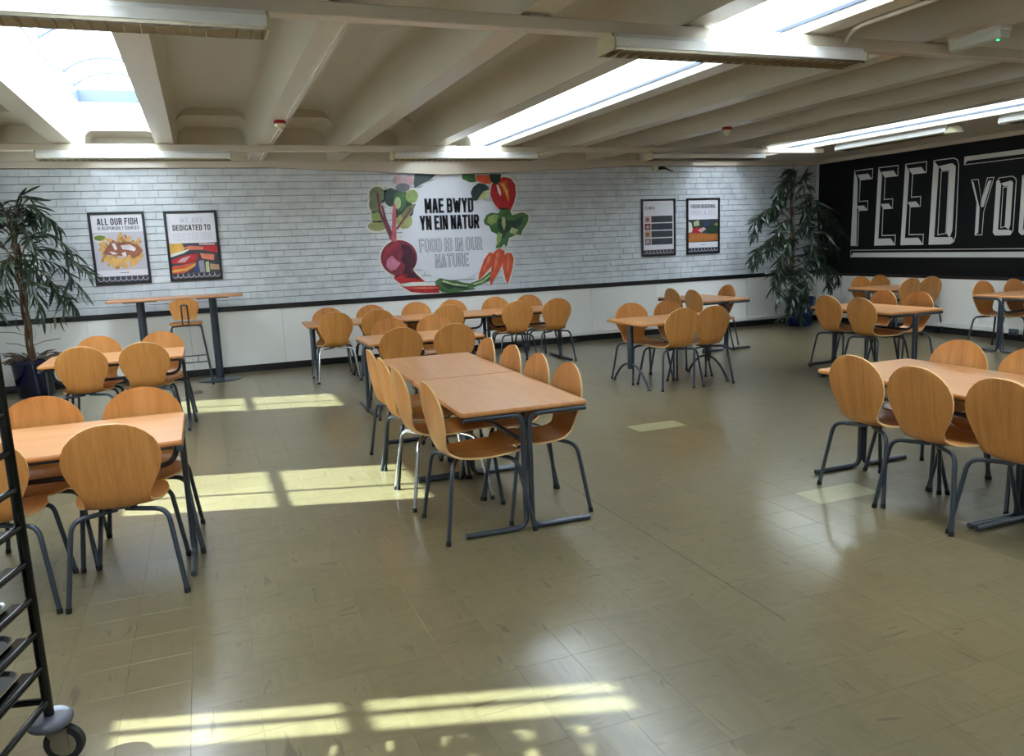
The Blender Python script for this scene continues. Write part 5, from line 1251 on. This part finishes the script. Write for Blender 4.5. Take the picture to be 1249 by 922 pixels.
R_ = [b2(0,2.3,[(9.45,-.1,2.6),(9.3,-.15,2.68),(9.15,-.2,2.5)]), b2(0,2.2,[(9.3,-.1,2.5),(9.1,-.2,2.45),(8.95,-.2,2.2)]), b2(0,2.1,[(9.25,-.1,2.3),(9.0,-.2,2.2),(8.85,-.2,1.95)]), b2(0,2.3,[(9.5,-.2,2.5),(9.45,-.3,2.6),(9.4,-.35,2.35)]),
      b2(0,1.9,[(9.2,-.1,2.08),(8.8,-.2,2.02),(8.5,-.2,1.78)]), b2(0,1.8,[(9.1,-.1,2.0),(8.75,-.1,1.9),(8.6,-.1,1.6)]), b2(0,1.75,[(9.2,-.2,1.85),(8.95,-.3,1.75),(8.8,-.3,1.5)]), b2(0,1.6,[(9.2,-.1,1.62),(8.8,-.2,1.5),(8.45,-.2,1.22)]),
      b2(0,1.5,[(9.1,-.2,1.5),(8.7,-.3,1.35),(8.42,-.3,1.12)]), b2(0,1.5,[(9.2,-.3,1.55),(9.0,-.4,1.4),(8.9,-.4,1.15)]), b2(0,2.0,[(9.7,-.1,2.15),(9.85,-.15,2.1),(9.95,-.2,1.85)]), b2(0,1.9,[(9.8,-.2,2.0),(10.0,-.3,1.95),(10.12,-.35,1.7)]),
      b2(0,1.7,[(9.8,-.2,1.85),(10.05,-.3,1.8),(10.25,-.4,1.55)]), b2(0,1.6,[(9.7,-.2,1.65),(9.9,-.35,1.6),(10.05,-.4,1.3)]), b2(0,1.5,[(9.5,-.3,1.7),(9.5,-.45,1.6),(9.5,-.5,1.3)]), b2(0,1.9,[(9.5,-.25,2.05),(9.5,-.35,2.0),(9.45,-.4,1.7)]),
      b2(0,1.0,[(9.2,-.2,1.05),(8.95,-.3,1.0),(8.8,-.35,.72)]), b2(0,.95,[(9.1,-.2,1.0),(8.9,-.4,.85),(8.8,-.45,.55)]), b2(0,.9,[(9.3,-.3,.95),(9.15,-.45,.75),(9.05,-.5,.40)]), b2(0,1.0,[(9.7,-.2,1.15),(9.95,-.35,1.05),(10.15,-.4,.8)]),
      b2(0,1.0,[(9.6,-.3,1.15),(9.75,-.5,1.0),(9.85,-.5,.7)]), b2(0,.9,[(9.4,-.3,1.05),(9.4,-.5,.9),(9.35,-.5,.5)]), b2(0,.8,[(9.3,-.25,.75),(9.15,-.35,.5),(9.1,-.35,.25)]), b2(0,.9,[(9.45,-.3,.8),(9.35,-.4,.5),(9.3,-.4,.22)]),
      b2(0,1.1,[(9.5,-.3,1.25),(9.6,-.45,1.2),(9.65,-.5,.95)]), b2(0,1.2,[(9.2,-.2,1.3),(9.0,-.3,1.2),(8.85,-.35,.95)]), b2(0,1.3,[(9.7,-.2,1.4),(9.85,-.3,1.3),(9.9,-.35,1.05)]), b2(0,2.1,[(9.55,-.2,2.25),(9.62,-.3,2.2),(9.7,-.35,2.0)])]
lm2 = [leaf_mesh(l, w, dr, 'leaf', M_leaf) for l, w, dr in ((0.26, 0.036, 0.3), (0.22, 0.032, 0.5), (0.29, 0.038, 0.2), (0.2, 0.03, 0.35))]
lv = plant(t, B2, R_, rr2, lm2, 300, 56, 0.009)
place_leaves(t, lv, lm2, rr2, 296)
